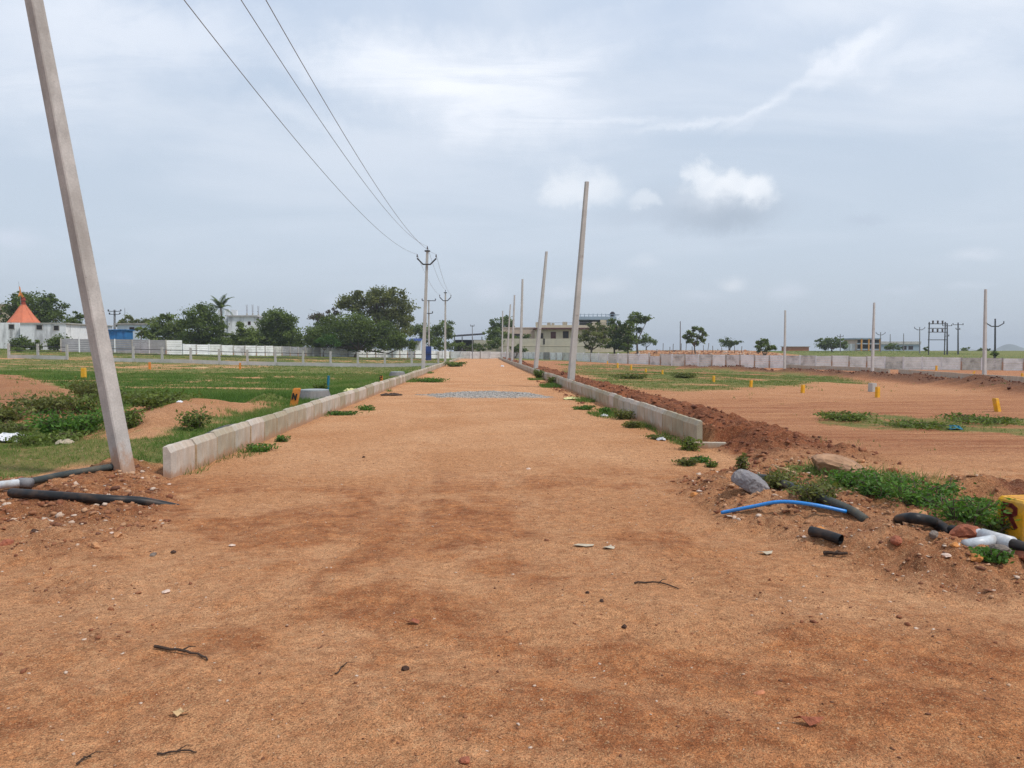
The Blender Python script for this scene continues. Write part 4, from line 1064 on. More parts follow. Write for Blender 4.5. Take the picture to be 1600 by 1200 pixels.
# coloured house and long grey building far right
Yd = 215; zb = gz(at(1357, 548, Yd)[0], Yd) - .3
r = thing('house', 'two storey dark house with orange pillars and blue balcony bands', 'house', (at(1357, 548, Yd)[0], Yd, zb))
k = MB(); wbox(k, 1339, 1376, 529, 548, Yd, 8, zb); k.build('wall', M['pink'], r)
k = MB(); wbox(k, 1338, 1377, 528, 530, Yd - 1, 9.5); k.build('roof', M['bluegrey'], r)
for y0, y1 in ((531, 536), (538.5, 545)):
    for x0, x1 in ((1340, 1346), (1348.5, 1356), (1358.5, 1374)):
        k = MB(); wbox(k, x0, x1, y0, y1, Yd - .06, .1); k.build('opening', M['dark'], r)
for y0 in (536, 545):
    k = MB(); wbox(k, 1339, 1376, y0, y0 + 1.8, Yd - .9, .2); k.build('balcony', M['bluegrey'], r)
for px in (1345.5, 1357, 1374.5):
    k = MB(); wbox(k, px, px + 1.6, 529, 547, Yd - 1, .25, zb); k.build('pillar', M['ochrepaint'], r)
k = MB(); wbox(k, 1331, 1339, 537, 548, Yd + 1, 5, zb); k.build('side_room', M['white'], r)
r = simple_house('long_building', 'long low grey building with a pale roof parapet far beyond the wall', (1376, 1437, 538, 548), 'bluegrey', 232, 9, cat='building', roof=('conc2', 0.9, 0.3), wins=((1384, 1390, 541, 546), (1410, 1416, 541, 546), (1420, 1426, 541, 546)))
r = simple_house('long_building', 'low terracotta building with ochre posts on the skyline beside the thin pole', (1233, 1264, 542, 549), 'terracotta', 235, 6, cat='building', roof=('conc2', 0.2, 0.3))

# ------------------------------------------------------------------ trees and shrubs
def leaves(centers, radii, n_per, leaf, rg, clump=0.3, flatk=0.0, core=0.55):
    """leaf quads gathered in clumps spread through ellipsoids"""
    V = []; T = []
    for c, rad, n in zip(centers, radii, n_per):
        c = np.asarray(c, float); rad = np.asarray(rad, float)
        nc = max(6, int(n / 55))
        d = rg.normal(0, 1, (nc, 3)); d /= np.linalg.norm(d, axis=1)[:, None]
        rr = core + (1.05 - core) * rg.random(nc) ** 0.7
        cc = c + d * rad * rr[:, None]; ct = rg.random(nc) * 0.75
        # leaves pick a random clump and share its random tint
        k = rg.integers(0, nc, n)
        cs = clump * rad.mean() * (0.5 + 0.8 * rg.random(nc))
        off = rg.normal(0, 1, (n, 3)) * cs[k][:, None] * np.array([1, 1, 0.65 - flatk * .3])
        p = cc[k] + off
        u = rg.normal(0, 1, (n, 3)); u /= np.linalg.norm(u, axis=1)[:, None]
        w = np.cross(u, rg.normal(0, 1, (n, 3))); w /= np.linalg.norm(w, axis=1)[:, None] + 1e-9
        s = leaf * (0.6 + 0.8 * rg.random(n))[:, None]
        q = np.stack([p - u * s, p + w * s * 0.5, p + u * s, p - w * s * 0.5], 1)
        V.append(q.reshape(-1, 3)); T.append(np.clip(ct[k] + 0.3 * (rg.random(n) - 0.3), 0, 1))
    V = np.concatenate(V); T = np.concatenate(T)
    return V, np.arange(len(V)).reshape(-1, 4), T

def tree(name, label, cat, Yd, base_px, blobs, leafm, group=None, leaf=0.2, dens=1.0, trunk=0.16, seed=1, clump=0.25, limb_vis=True, core=0.3, barkm='bark', root_z=None):
    """blobs: (px, py, rx, ry) outline pieces of the crown measured at distance Yd"""
    rg = np.random.default_rng(seed)
    b = at(base_px[0], base_px[1], Yd); b[2] = gz(b[0], b[1])
    r = thing(name, label, cat, b, group)
    s = Yd / FPX; C = []; RD = []; N = []
    for i, (px, py, rx, ry) in enumerate(blobs):
        c = at(px, py, Yd); dy = rg.uniform(-0.5, 0.5) * rx * s
        C.append(c + [0, dy, 0]); RD.append((rx * s, min(rx, ry * 1.3) * s, ry * s)); N.append(int(dens * (160 + 14.5 * rx * ry * s * s / (leaf * leaf) * 0.95)))
    V, F, T = leaves(C, RD, N, leaf, rg, clump, core=core)
    k = MB(); top = np.mean(C, 0)
    fork = b + (top - b) * 0.45 + rg.normal(0, trunk, 3) * [1, 1, 0]
    k.tube([b - [0, 0, .2], b + [0, 0, .15], (b + fork) / 2 + rg.normal(0, trunk * .5, 3) * [1, 1, 0], fork], [trunk * 1.5, trunk * 1.15, trunk, trunk * .8], 8)
    for c, rad in zip(C, RD):
        mid = (fork + c) / 2 + rg.normal(0, 0.12, 3) * np.linalg.norm(c - fork)
        k.tube([fork - [0, 0, .1], mid, c], [trunk * .6, trunk * .38, trunk * .16], 6)
        for j in range(4):
            e = c + rg.normal(0, .55, 3) * rad; k.tube([(mid + c) / 2, (c + e) / 2 + rg.normal(0, .1, 3) * rad, e], [trunk * .22, trunk * .14, trunk * .05], 5)
    k.build('trunk', M[barkm], r)
    o = fastmesh('crown', V, F, T, LEAF[leafm], parent=r)
    return r
TG = 'trees beyond the boundary walls'
tree('leafy_tree', 'broad dark tree towering behind the temple', 'tree', 135, (60, 545), [(50, 478, 30, 20), (78, 480, 18, 16), (22, 490, 16, 15), (60, 495, 28, 14), (85, 498, 14, 12), (35, 470, 14, 9), (72, 468, 12, 8)], 'dark', TG, 0.23, 1.0, .35, 1)
tree('leafy_tree', 'dark bushy trees between the temple and the leaning pole', 'tree', 128, (115, 548), [(112, 512, 14, 20), (122, 500, 10, 12), (106, 530, 9, 14), (118, 525, 12, 14), (128, 520, 8, 16)], 'dark', TG, 0.2, 1.0, .2, 2)
tree('leafy_tree', 'low olive tree crown showing over the pale blue house roof', 'tree', 165, (215, 530), [(205, 502, 14, 6), (222, 504, 14, 6), (236, 506, 10, 6), (190, 506, 8, 5)], 'olive', TG, 0.25, 1.0, .2, 3)
tree('papaya_tree', 'small lone tree with drooping leaves in front of the pale blue house', 'tree', 119, (221, 536), [(221, 515, 9, 8), (221, 523, 7, 5)], 'mid', None, 0.22, 0.7, .12, 4)
tree('leafy_tree', 'feathery tree with a flat spreading crown left of the palm', 'tree', 130, (262, 540), [(250, 508, 16, 12), (270, 505, 18, 12), (258, 522, 20, 12), (240, 524, 10, 10), (280, 520, 12, 14), (262, 495, 10, 6), (280, 530, 16, 9), (248, 533, 16, 7), (265, 538, 24, 6)], 'mid', TG, 0.19, 1.0, .2, 5)
tree('leafy_tree', 'dense dark green round tree just in front of the palm', 'tree', 126, (318, 540), [(313, 492, 22, 15), (300, 503, 16, 14), (333, 502, 16, 14), (315, 515, 26, 14), (342, 514, 15, 10), (300, 528, 18, 10), (328, 527, 18, 11), (318, 482, 10, 7), (310, 537, 24, 7), (340, 535, 14, 7)], 'dark', TG, 0.19, 1.15, .25, 6)
tree('leafy_tree', 'small leafy tree in front of the unfinished white building', 'tree', 128, (382, 540), [(380, 512, 10, 9), (388, 522, 16, 11), (370, 527, 9, 10), (395, 529, 16, 10), (384, 537, 20, 6)], 'mid', TG, 0.19, 1.1, .15, 7)
tree('leafy_tree', 'rounded dark tree between the white building and the big tree', 'tree', 132, (432, 540), [(432, 496, 20, 13), (418, 504, 16, 13), (450, 503, 17, 13), (432, 515, 30, 14), (412, 524, 14, 12), (452, 522, 16, 14), (432, 530, 24, 9), (425, 539, 26, 7), (458, 537, 16, 8)], 'dark', TG, 0.19, 1.1, .25, 8)
tree('leafy_tree', 'largest tree, its olive crown opening at the top beside the wired pole', 'tree', 150, (605, 545), [(550, 468, 20, 12), (592, 466, 22, 15), (620, 462, 18, 11), (575, 480, 32, 13), (620, 482, 26, 16), (635, 500, 15, 15), (600, 498, 34, 14), (536, 474, 14, 8), (628, 520, 16, 12), (560, 457, 8, 5), (586, 456, 10, 6)], 'olive', TG, 0.23, 1.15, .45, 9)
tree('acacia_tree', 'wide spreading dark acacia filling the space under the largest tree', 'tree', 138, (555, 545), [(520, 505, 28, 13), (560, 507, 34, 15), (590, 515, 30, 14), (535, 522, 44, 14), (600, 528, 34, 11), (500, 520, 22, 14), (485, 530, 14, 10), (560, 532, 48, 9), (622, 533, 14, 9), (500, 540, 30, 7), (550, 541, 36, 7), (605, 541, 32, 7), (640, 538, 12, 9)], 'dark', TG, 0.19, 1.15, .3, 10, 0.24)
tree('leafy_tree', 'thin half bare brownish tree at the left edge of the largest tree', 'tree', 152, (505, 540), [(508, 493, 16, 9), (495, 499, 12, 9), (522, 488, 10, 7)], 'dry', TG, 0.2, 0.5, .2, 11)
tree('leafy_bush', 'bright green bush at the foot of the acacia against the slab wall', 'tree', 134, (505, 548), [(510, 530, 16, 9), (492, 534, 12, 7), (525, 535, 10, 6)], 'fresh', TG, 0.17, 1.0, .1, 12)
tree('leafy_tree', 'rounded mid green tree behind the second wired pole', 'tree', 175, (690, 545), [(695, 510, 12, 10), (683, 516, 14, 12), (660, 518, 14, 12), (672, 526, 16, 12), (700, 520, 8, 10), (650, 514, 10, 9)], 'mid', TG, 0.23, 1.0, .25, 13)
tree('leafy_bush', 'low hedge like bushes behind the end wall of the road', 'bush', 170, (700, 550), [(682, 538, 12, 8), (697, 541, 12, 7), (715, 540, 12, 6), (732, 542, 12, 5), (750, 541, 10, 6), (768, 540, 11, 7), (776, 536, 10, 8)], 'mid', None, 0.19, 1.0, .1, 14)
tree('leafy_tree', 'dark flat topped tree standing behind the pink house wing', 'tree', 205, (785, 540), [(780, 504, 12, 9), (795, 501, 11, 8), (770, 508, 8, 6), (788, 512, 14, 7), (800, 508, 7, 6)], 'dark', TG, 0.25, 1.0, .25, 15)
tree('leafy_tree', 'lighter green tree in front of the dark flat topped tree', 'tree', 180, (775, 545), [(768, 522, 13, 7), (780, 520, 13, 8), (772, 531, 14, 8), (790, 526, 9, 8)], 'mid', TG, 0.2, 1.0, .2, 16)
tree('leafy_bush', 'dark bush against the beige compound wall between bare poles', 'bush', 150, (805, 553), [(806, 544, 10, 6), (816, 547, 8, 4)], 'dark', None, 0.16, 1.0, .1, 17)
tree('leafy_bush', 'shrub in the window bay of the pink house wing', 'bush', 178, (820, 535), [(818, 526, 10, 4), (808, 528, 8, 3)], 'mid', None, 0.16, 0.9, .08, 18)
tree('leafy_tree', 'open crowned tree with a visible forked trunk before the beige house', 'tree', 140, (925, 556), [(918, 517, 14, 10), (935, 515, 14, 10), (910, 530, 10, 10), (930, 530, 16, 11), (945, 525, 10, 10), (918, 540, 9, 7)], 'olive', TG, 0.19, 0.62, .22, 19, 0.22)
tree('leafy_tree', 'slender dark tree beside the blue grey storey', 'tree', 143, (962, 553), [(962, 504, 9, 9), (956, 517, 10, 10), (968, 520, 11, 11), (960, 534, 14, 11), (975, 540, 14, 9), (948, 536, 8, 9)], 'dark', TG, 0.19, 0.95, .2, 20, 0.24)
tree('leafy_tree', 'round headed dark tree touching the tallest tree near the wall gap', 'tree', 141, (983, 553), [(982, 512, 12, 11), (978, 524, 10, 10), (986, 530, 9, 9), (976, 544, 12, 6)], 'dark', TG, 0.19, 1.0, .18, 21, 0.26)
tree('leafy_tree', 'tall slim tree with umbrella crown and bare trunk near the wall gap', 'tree', 145, (997, 553), [(994, 494, 11, 8), (1003, 500, 10, 8), (1011, 500, 6, 6), (990, 502, 8, 6), (999, 514, 7, 5)], 'dark', TG, 0.2, 1.0, .2, 22, 0.28)
tree('leafy_tree', 'small tree crown behind two pale posts right of the tall slim tree', 'tree', 185, (1010, 545), [(1012, 530, 10, 7), (1003, 533, 8, 7), (1018, 535, 7, 6)], 'mid', TG, 0.2, 1.0, .15, 23)
tree('sapling_tree', 'spindly tree with sparse tufts of leaves on the earth heap', 'tree', 142, (1087, 548), [(1085, 514, 5, 4), (1075, 519, 5, 3), (1095, 515, 5, 3), (1100, 522, 5, 3), (1072, 527, 5, 3), (1082, 523, 6, 4), (1092, 527, 6, 4), (1078, 533, 6, 4), (1099, 531, 5, 3), (1088, 537, 5, 3)], 'mid', TG, 0.22, 0.85, .13, 24, 0.35)
tree('leafy_tree', 'flat wide dark tree low on the skyline right of the earth heap', 'tree', 205, (1140, 548), [(1133, 534, 10, 5), (1146, 535, 10, 5), (1139, 538, 14, 4)], 'dark', TG, 0.22, 1.0, .2, 25)
tree('leafy_tree', 'young leafy tree just behind the slab wall by the thin pole', 'tree', 128, (1196, 556), [(1193, 532, 8, 7), (1187, 538, 9, 6), (1200, 541, 8, 7), (1208, 543, 6, 4), (1193, 546, 9, 4)], 'mid', TG, 0.19, 0.9, .14, 26)
tree('leafy_tree', 'broad dark tree on the skyline left of the coloured house', 'tree', 195, (1300, 550), [(1284, 537, 9, 7), (1296, 534, 11, 8), (1310, 534, 10, 8), (1318, 540, 6, 6), (1300, 541, 18, 5)], 'dark', TG, 0.23, 1.1, .2, 27)
tree('leafy_bush', 'low bush in front of the long grey building', 'bush', 215, (1396, 550), [(1396, 541, 9, 4), (1390, 544, 8, 3), (1404, 544, 6, 3)], 'dark', None, 0.2, 1.0, .1, 28)
tree('leafy_bush', 'small bush at the foot of the steel switch frame', 'bush', 200, (1446, 550), [(1446, 545, 5, 3)], 'dark', None, 0.2, 1.0, .08, 29)
tree('leafy_bush', 'dark shrub at the foot of the V-armed steel post', 'bush', 103, (1553, 556), [(1551, 553, 6, 4), (1557, 555, 5, 3)], 'dark', None, 0.15, 1.0, .08, 30)
tree('leafy_bush', 'skyline bushes past the tallest far pole', 'bush', 230, (1525, 550), [(1512, 546, 7, 3), (1530, 547, 6, 2), (1544, 546, 5, 3)], 'mid', None, 0.22, 1.0, .08, 31)
# shrubs in front of the temple
for px, py, w, h, lm, lab in ((29, 538, 12, 10, 'dark', 'rounded dark shrub nearest the spire side of the temple wall'), (54, 539, 9, 8, 'mid', 'smallest shrub standing between two others at the temple wall'), (90, 535, 14, 11, 'dark', 'ragged spreading shrub at the temple corner')):
    tree('shrub', lab, 'shrub', 112, (px, 550), [(px, py, w, h), (px - w * .4, py + 3, w * .6, h * .7), (px + w * .4, py + 2, w * .6, h * .8)], lm, 'shrubs before the temple', 0.15, 1.2, .08, 40 + px)

tree('leafy_bush', 'low scrub filling the foot of the trees along the slab wall', 'bush', 133, (400, 546), [(292, 534, 14, 7), (345, 533, 12, 7), (362, 534, 14, 8), (405, 534, 14, 8), (470, 533, 16, 9), (486, 526, 14, 10), (447, 538, 22, 6)], 'mid', None, 0.18, 1.0, .1, 61)
# palm
Yd = 140; b = at(347, 545, Yd); b[2] = gz(b[0], b[1]); t = at(345, 482, Yd)
r = thing('palm_tree', 'coconut palm whose fronds rise above the unfinished white building', 'tree', b)
k = MB(); k.tube([b - [0, 0, .2], (b + t) / 2 + [.3, 0, 0], t], [.24, .17, .14], 8); k.build('trunk', M['palmbark'], r)
rg = np.random.default_rng(8); V = []; Tn = []
for i in range(22):
    a = i / 22 * 6.283 + rg.normal(0, .15); up = rg.uniform(-0.25, 1.25) if i % 3 else rg.uniform(.9, 1.4); L = rg.uniform(2.7, 3.6)
    d = np.array([math.cos(a) * math.cos(up), math.sin(a) * math.cos(up), math.sin(up)]); prev = t.copy(); side = np.array([-math.sin(a), math.cos(a), 0])
    for sgm in range(9):
        f = sgm / 9; d = d + np.array([0, 0, -0.10 - 0.05 * sgm * .3]); d /= np.linalg.norm(d); nx_ = prev + d * L / 9
        w = (0.55 * math.sin(math.pi * min(1, f * .85 + .15)) + .05)
        for sg in (-1, 1):
            for q in (0.1, 0.6):
                p = prev + (nx_ - prev) * q; tip = p + side * sg * w + d * .35 + np.array([0, 0, -.22 * w - 0.05])
                V += [p, p + d * .12, tip, tip - d * .05]; Tn.append(rg.random() * .6)
        V += [prev - side * .03, nx_ - side * .02, nx_ + side * .02, prev + side * .03]; Tn.append(.8)
        prev = nx_
V = np.array(V); fastmesh('crown', V, np.arange(len(V)).reshape(-1, 4), np.array(Tn), LEAF['dark'], parent=r)

# near shrubs and weeds
def weed(px, py, h, w, label, lm='mid', name='shrub', cat='shrub', seed=0, dens=1.0, leaf=0.03, stems=9, group=None):
    rg = np.random.default_rng(seed + 100); b = hit(px, py); b[2] = gz(b[0], b[1])
    r = thing(name, label, cat, b, group)
    k = MB(); V = []; T = []
    for i in range(stems):
        a = rg.uniform(0, 6.283); e = b + np.array([math.cos(a) * w * .5 * rg.random() ** .6, math.sin(a) * w * .5 * rg.random() ** .6, h * rg.uniform(.55, 1.0)])
        st = b + rg.normal(0, w * .1, 3) * [1, 1, 0]; st[2] = b[2] - .02
        mid = (st + e) / 2 + rg.normal(0, .04, 3)
        k.tube([st, mid, e], [.006, .005, .003], 5)
        n = int(34 * dens)
        f = rg.uniform(.15, 1.05, n); p = st + (e - st) * f[:, None] + rg.normal(0, 1, (n, 3)) * np.array([w * .10, w * .10, h * .06])
        p[:, 2] = np.maximum(p[:, 2], b[2] + 0.01)
        u = rg.normal(0, 1, (n, 3)); u[:, 2] *= .6; u /= np.linalg.norm(u, axis=1)[:, None]; v = np.cross(u, rg.normal(0, 1, (n, 3))); v /= np.linalg.norm(v, axis=1)[:, None]
        s = leaf * (.6 + .8 * rg.random(n))[:, None]
        V.append(np.stack([p - u * s, p + v * s * .42, p + u * s, p - v * s * .42], 1).reshape(-1, 3)); T.append(np.clip(rg.random() * .6 + .35 * rg.random(n), 0, 1))
    V = np.concatenate(V); k.build('stem', M['bark'], r)
    fastmesh('foliage', V, np.arange(len(V)).reshape(-1, 4), np.concatenate(T), LEAF[lm], parent=r)
    return r
WEEDS = [
    (302, 672, .38, .62, 'dark bushy plant on the sand mound behind the left kerb', 'mid', 22, .035),
    (207, 668, .32, .40, 'small leafy plant on the sand mound beside the leaning pole', 'mid', 16, .035),
    (250, 634, .35, 1.9, 'dark weed bank at the edge of the bright green field', 'mid', 60, .05),
    (212, 632, .45, 1.2, 'dark weed tuft just past the leaning pole', 'mid', 34, .05),
    (140, 628, .75, 1.3, 'grey green thorny shrub left of the leaning pole', 'olive', 40, .05),
    (112, 682, .5, 1.5, 'thickest green weed clump on the red mound by the pole', 'fresh', 62, .045),
    (70, 645, .42, 1.7, 'broad weed clump behind the bare red patch', 'olive', 56, .045),
    (132, 646, .5, 1.3, 'tangled weed clump with dry stalks at the mound top', 'mid', 36, .045),
    (8, 658, .42, 1.3, 'weed clump at the photo edge above the rubbish', 'olive', 36, .045),
    (25, 676, .22, 1.0, 'pale flowering weed patch above the rubbish', 'olive', 30, .03),
    (70, 694, .2, 1.2, 'low weed fringe under the thickest clump', 'mid', 46, .04),
    (30, 550, .6, 1.2, 'weed tuft at the short fence post', 'mid', 20, .08),
    (1072, 727, .16, .26, 'dark leafy weed below the end of the right kerb', 'mid', 14, .024),
    (1077, 703, .34, .30, 'taller upright weed against the end of the right kerb', 'mid', 13, .028),
    (1095, 722, .12, .26, 'bright low weed beside the bare pale sand', 'fresh', 12, .026),
    (1113, 730, .12, .16, 'tiny weed near the yellowish sand', 'mid', 8, .024),
    (1160, 738, .22, .18, 'upright grassy weed behind the grey rock', 'olive', 10, .026),
    (990, 668, .22, .55, 'spreading weed at the foot of the right kerb', 'mid', 20, .03),
    (975, 655, .35, .6, 'bushiest weed leaning on the right kerb', 'olive', 26, .03),
    (1032, 686, .12, .6, 'flat weed mat around the crumpled plastic', 'mid', 20, .026),
    (947, 648, .3, .5, 'weed before the right kerb next to a small white bag', 'fresh', 18, .03),
    (912, 640, .16, .7, 'isolated low weed on the road near the yellow sack', 'fresh', 20, .03),
    (842, 592, .6, .7, 'dark shrub by the foot of the second bare pole', 'dark', 18, .06),
    (862, 600, .35, .5, 'small shrub at the kerb between first and second bare pole', 'dark', 14, .05),
    (405, 705, .12, .55, 'weed tuft at the foot of the left kerb', 'fresh', 16, .026),
    (440, 690, .12, .3, 'little weed at the left kerb past the first tuft', 'fresh', 10, .026),
    (535, 648, .1, .9, 'flat weed mat on the road near the left kerb', 'fresh', 24, .03),
    (575, 641, .13, .6, 'low weed on the road past the flat mat', 'fresh', 16, .03),
    (672, 597, .22, 1.9, 'grass clump at the gap where the wired pole stands', 'fresh', 40, .05),
    (710, 573, .5, 2.2, 'weeds in the opening between the two far kerb runs', 'mid', 40, .09),
    (1215, 762, .22, .5, 'weed growing over the half buried hose end', 'olive', 20, .024),
    (1275, 785, .22, .5, 'weed growing over the middle of the hose', 'olive', 22, .024),
    (1320, 762, .22, .6, 'bright green weed under the tan boulder', 'fresh', 24, .024),
    (1440, 790, .25, .8, 'green weed cluster above the black pipe', 'fresh', 34, .024),
    (1375, 775, .2, .7, 'green weed cluster in the middle of the strip', 'fresh', 30, .024),
    (1500, 815, .22, .7, 'green weed cluster behind the white pipe tee', 'fresh', 34, .022),
    (1570, 838, .2, .35, 'weed at the foot of the lettered yellow stone', 'mid', 18, .022),
    (1548, 874, .07, .3, 'weed hanging below the white pipe tee', 'fresh', 18, .022),
    (1435, 668, .12, 1.6, 'weeds in the green patch of the ploughed field', 'mid', 30, .04),
    (1322, 656, .18, 1.3, 'dark weeds at the near end of the green patch', 'mid', 36, .04),
    (1540, 660, .14, 2.0, 'dark weeds along the top of the green patch', 'mid', 36, .04),
    (985, 592, .3, 2.2, 'dark grass hummock in the pale green field', 'olive', 44, .08),
    (1070, 590, .3, 1.8, 'weed hummock in the pale green field with taller tip', 'olive', 34, .08),
    (502, 616, .35, .5, 'dark tuft beside the blue stake', 'dark', 14, .05),
]
for i, (px, py, h, w, lab, lm, st, lf) in enumerate(WEEDS):
    if 880 < px < 1120 and py > 635: h *= .62; w *= (1.25 if px > 1060 else .85); st = int(st * 1.2); lm = 'olive' if lm == 'mid' and px < 1075 else lm
    weed(px, py, h, w, lab, lm, 'weed' if h < 0.36 else 'shrub', 'weed' if h < 0.36 else 'shrub', i, 1.0, lf, st)

# ------------------------------------------------------------------ marker stones
def marker(px, py, h, w, label, m='yellow', lean=(0, 0), rz=0.0, group='yellow plot marker stones', letter=None, Yd=None):
    b = hit(px, py); b[2] = gz(b[0], b[1])
    r = thing('marker_stone', label, 'marker stone', b, group)
    ax = np.array([lean[0], lean[1], 1.0]); ax /= np.linalg.norm(ax)
    Rz = rotz(rz); rings = []; c = w * .04
    for f, s in ((-0.35, 1.0), (0.94, .94), (1.0, .84)):
        x = w / 2 * s
        pts = np.array([(-x + c, -x, 0), (x - c, -x, 0), (x, -x + c, 0), (x, x - c, 0), (x - c, x, 0), (-x + c, x, 0), (-x, x - c, 0), (-x, -x + c, 0)]) @ Rz.T
        rings.append(pts + b + ax * h * f)
    k = MB(); k.loft(rings); k.build('block', M[m], r)
    return r, b, ax
def strokes(k, segs, org, ux, uz, un, sw, th):
    for poly_ in segs:
        for a, c in zip(poly_[:-1], poly_[1:]):
            a = np.array(a, float); c = np.array(c, float); d = c - a; L = np.hypot(*d); d /= L; nrm = np.array([-d[1], d[0]]) * sw / 2
            q = [a - d * sw * .3 + nrm, c + d * sw * .3 + nrm, c + d * sw * .3 - nrm, a - d * sw * .3 - nrm]
            v = [org + ux * p[0] + uz * p[1] + un * z for z in (0, th) for p in q]
            k.raw(v, [(0, 3, 2, 1), (4, 5, 6, 7), (0, 1, 5, 4), (1, 2, 6, 5), (2, 3, 7, 6), (3, 0, 4, 7)])
LET_R = [[(0, 0), (0, 1)], [(0, 1), (.38, 1), (.55, .88), (.55, .66), (.38, .54), (0, .54)], [(.28, .54), (.58, 0)]]
LET_N = [[(0, 0), (0, 1)], [(0, 1), (.6, 0)], [(.6, 0), (.6, 1)]]
# lettered stone at the right edge
rz0 = R(7); W = .29; HT = .34
r, b, ax = marker(1600, 842, HT, W, 'near yellow marker stone lettered R R beside the white pipe', 'yellow', (0, 0), rz0)
zt = hit(1600, 842)
Rz = rotz(rz0)
for nrm, ux in ((np.array([0, -1, 0]), np.array([1, 0, 0])), (np.array([-1, 0, 0]), np.array([0, -1, 0]))):
    n_ = Rz @ nrm; u_ = Rz @ ux; k = MB()
    org = b + n_ * (W / 2 * .965) - u_ * .065 + np.array([0, 0, HT * .34])
    strokes(k, [[(p[0] * .22, p[1] * .17) for p in s_] for s_ in LET_R], org, u_, np.array([0, 0, 1.]), n_, .036, .008)
    k.build('lettering', M['letter'], r)
k = MB(); n_ = Rz @ np.array([0, -1, 0]); u_ = Rz @ np.array([1, 0, 0])
k.box(b + [0, 0, HT * 1.001], (W * .62, W * .62, .006), Rz); k.build('bare_top', M['ochrepaint'], r)
k = MB(); v = [b + n_ * (W / 2 * .945 + .006) + u_ * q[0] + np.array([0, 0, q[1]]) for q in ((-.09, HT * .93), (-.02, HT * .80), (.0, HT * .70), (.035, HT * .82), (.07, HT * .93))]
v2 = [p - n_ * .01 for p in v]; k.raw(v + v2, [(4, 3, 2, 1, 0), (5, 6, 7, 8, 9)]); k.build('chipped_patch', M['conc2'], r)

def mk(px, pb, pt, lab, m='yellow', lean=(0, 0), rz=0.3, wr=.32):
    b = hit(px, pb); h = (pb - pt) * b[1] / FPX
    return marker(px, pb, max(h, .18), max(.12, h * wr), lab, m, lean, rz)
mk(1559, 643, 621, 'tilted yellow marker stone above the green patch', lean=(-.22, 0))
mk(1371, 621, 604, 'upright yellow marker stone in front of the grey concrete block')
mk(1254, 614, 601, 'yellow marker stone in a small tuft of grass, mid field', lean=(.05, 0))
mk(1173, 605, 594, 'yellow marker stone standing alone on tan soil', lean=(.08, 0))
mk(1115, 597, 587, 'yellow marker stone on the pale green grass edge')
mk(1035, 585, 578, 'small faded yellow marker stone in the pale green field, third from the wall gap')
mk(1009, 582, 576, 'small faded yellow marker stone in the pale green field, second from the wall gap')
mk(986, 578, 570, 'thin yellow marker stone on the field near the lower wall bay')
mk(965, 575, 567, 'thin yellow marker stone on the field left of the lower wall bay')
mk(949, 569, 564, 'tiny yellow marker stone at the foot of the right wall')
mk(1463, 579, 571, 'yellow marker stone between the far kerb and the wall')
mk(1520, 586, 579, 'tilted yellow marker stone between the far kerb and the wall', lean=(.5, 0))
mk(1597, 592, 583, 'yellow marker stone beyond the tallest far pole at the photo edge')
mk(131, 592, 575, 'upright plain yellow marker stone in the grass left of the leaning pole', rz=0.0, wr=.36)
mk(234, 577, 566, 'faded orange marker stone in the grass beneath the fence', 'orangestone')
mk(375, 577, 567, 'small orange marker stone in the grass beyond the green field', 'orangestone', lean=(.05, 0))
rr_, b, ax = mk(458, 637, 606, 'leaning orange marker stone with a black letter against the concrete ring', 'orangestone', lean=(.22, 0), rz=.1, wr=.36)
h = 28 * b[1] / FPX; k = MB(); org = b + ax * h * .5 + np.array([-.045, -h * .205, 0])
strokes(k, [[(p[0] * .13, p[1] * .14) for p in s_] for s_ in LET_N], org, np.array([1., 0.1, -.2]), ax, np.array([0.1, -1., 0]), .035, .012); k.build('lettering', M['ink'], rr_)
rr_, b, ax = mk(596, 597, 587, 'small orange marker stone with a black number by the far concrete ring', 'orangestone')
h = 10 * b[1] / FPX; k = MB(); org = b + np.array([-.06, -.12, h * .45]); strokes(k, [[(p[0] * .15, p[1] * .16) for p in s_] for s_ in [[(0, 1), (.6, 1), (.6, .5), (0, .5), (0, 0), (.6, 0)]]], org, np.array([1., 0, 0]), np.array([0, 0, 1.]), np.array([0.3, -1., 0]), .035, .03); k.build('lettering', M['ink'], rr_)
b = hit(1363, 612); b[2] = gz(b[0], b[1]); k = MB(); k.box(b + [0, 0, .1], (.24, .24, .5), rotz(.3), .92); o = k.build('concrete_block', M['conc2'], origin=b); tag(o, 'stubby grey concrete block in the field behind a yellow marker stone', 'concrete block')

# concrete manhole rings
def ring(px, py, w, h, label):
    b = hit(px, py); b[2] = gz(b[0], b[1]); r = thing('manhole_ring', label, 'concrete ring', b, 'concrete manhole rings')
    n = 28; k = MB()
    def circ(rad, z): return np.array([(b[0] + rad * math.cos(2 * math.pi * i / n), b[1] + rad * math.sin(2 * math.pi * i / n), b[2] + z) for i in range(n)])
    k.loft([circ(w * .58, -.1), circ(w * .57, 0.02), circ(w * .47, h * .93), circ(w * .455, h)], cap=False); k.loft([circ(w * .36, h), circ(w * .36, h - .25)], cap=False); k.build('ring_wall', M['ring'], r, smooth=False)
    k = MB(); k.loft([circ(w * .456, h + .003), circ(w * .456, h + .03), circ(w * .30, h + .045)], cap=True); k.build('cover', M['ringtop'], r)
ring(491, 625.5, .90, .28, 'dark concrete manhole ring with pale lid behind the left kerb, nearest')
ring(621, 588.5, .86, .24, 'dark concrete manhole ring further along the left kerb, near the wired pole')
b = hit(511, 614); b[2] = gz(b[0], b[1]); t = at(513.5, 587, b[1]); k = MB(); k.tube([b - [0, 0, .2], t], .045, 8); o = k.build('stake', M['stake'], origin=b); tag(o, 'slanting blue stake rising from the grass beside the concrete ring', 'stake')

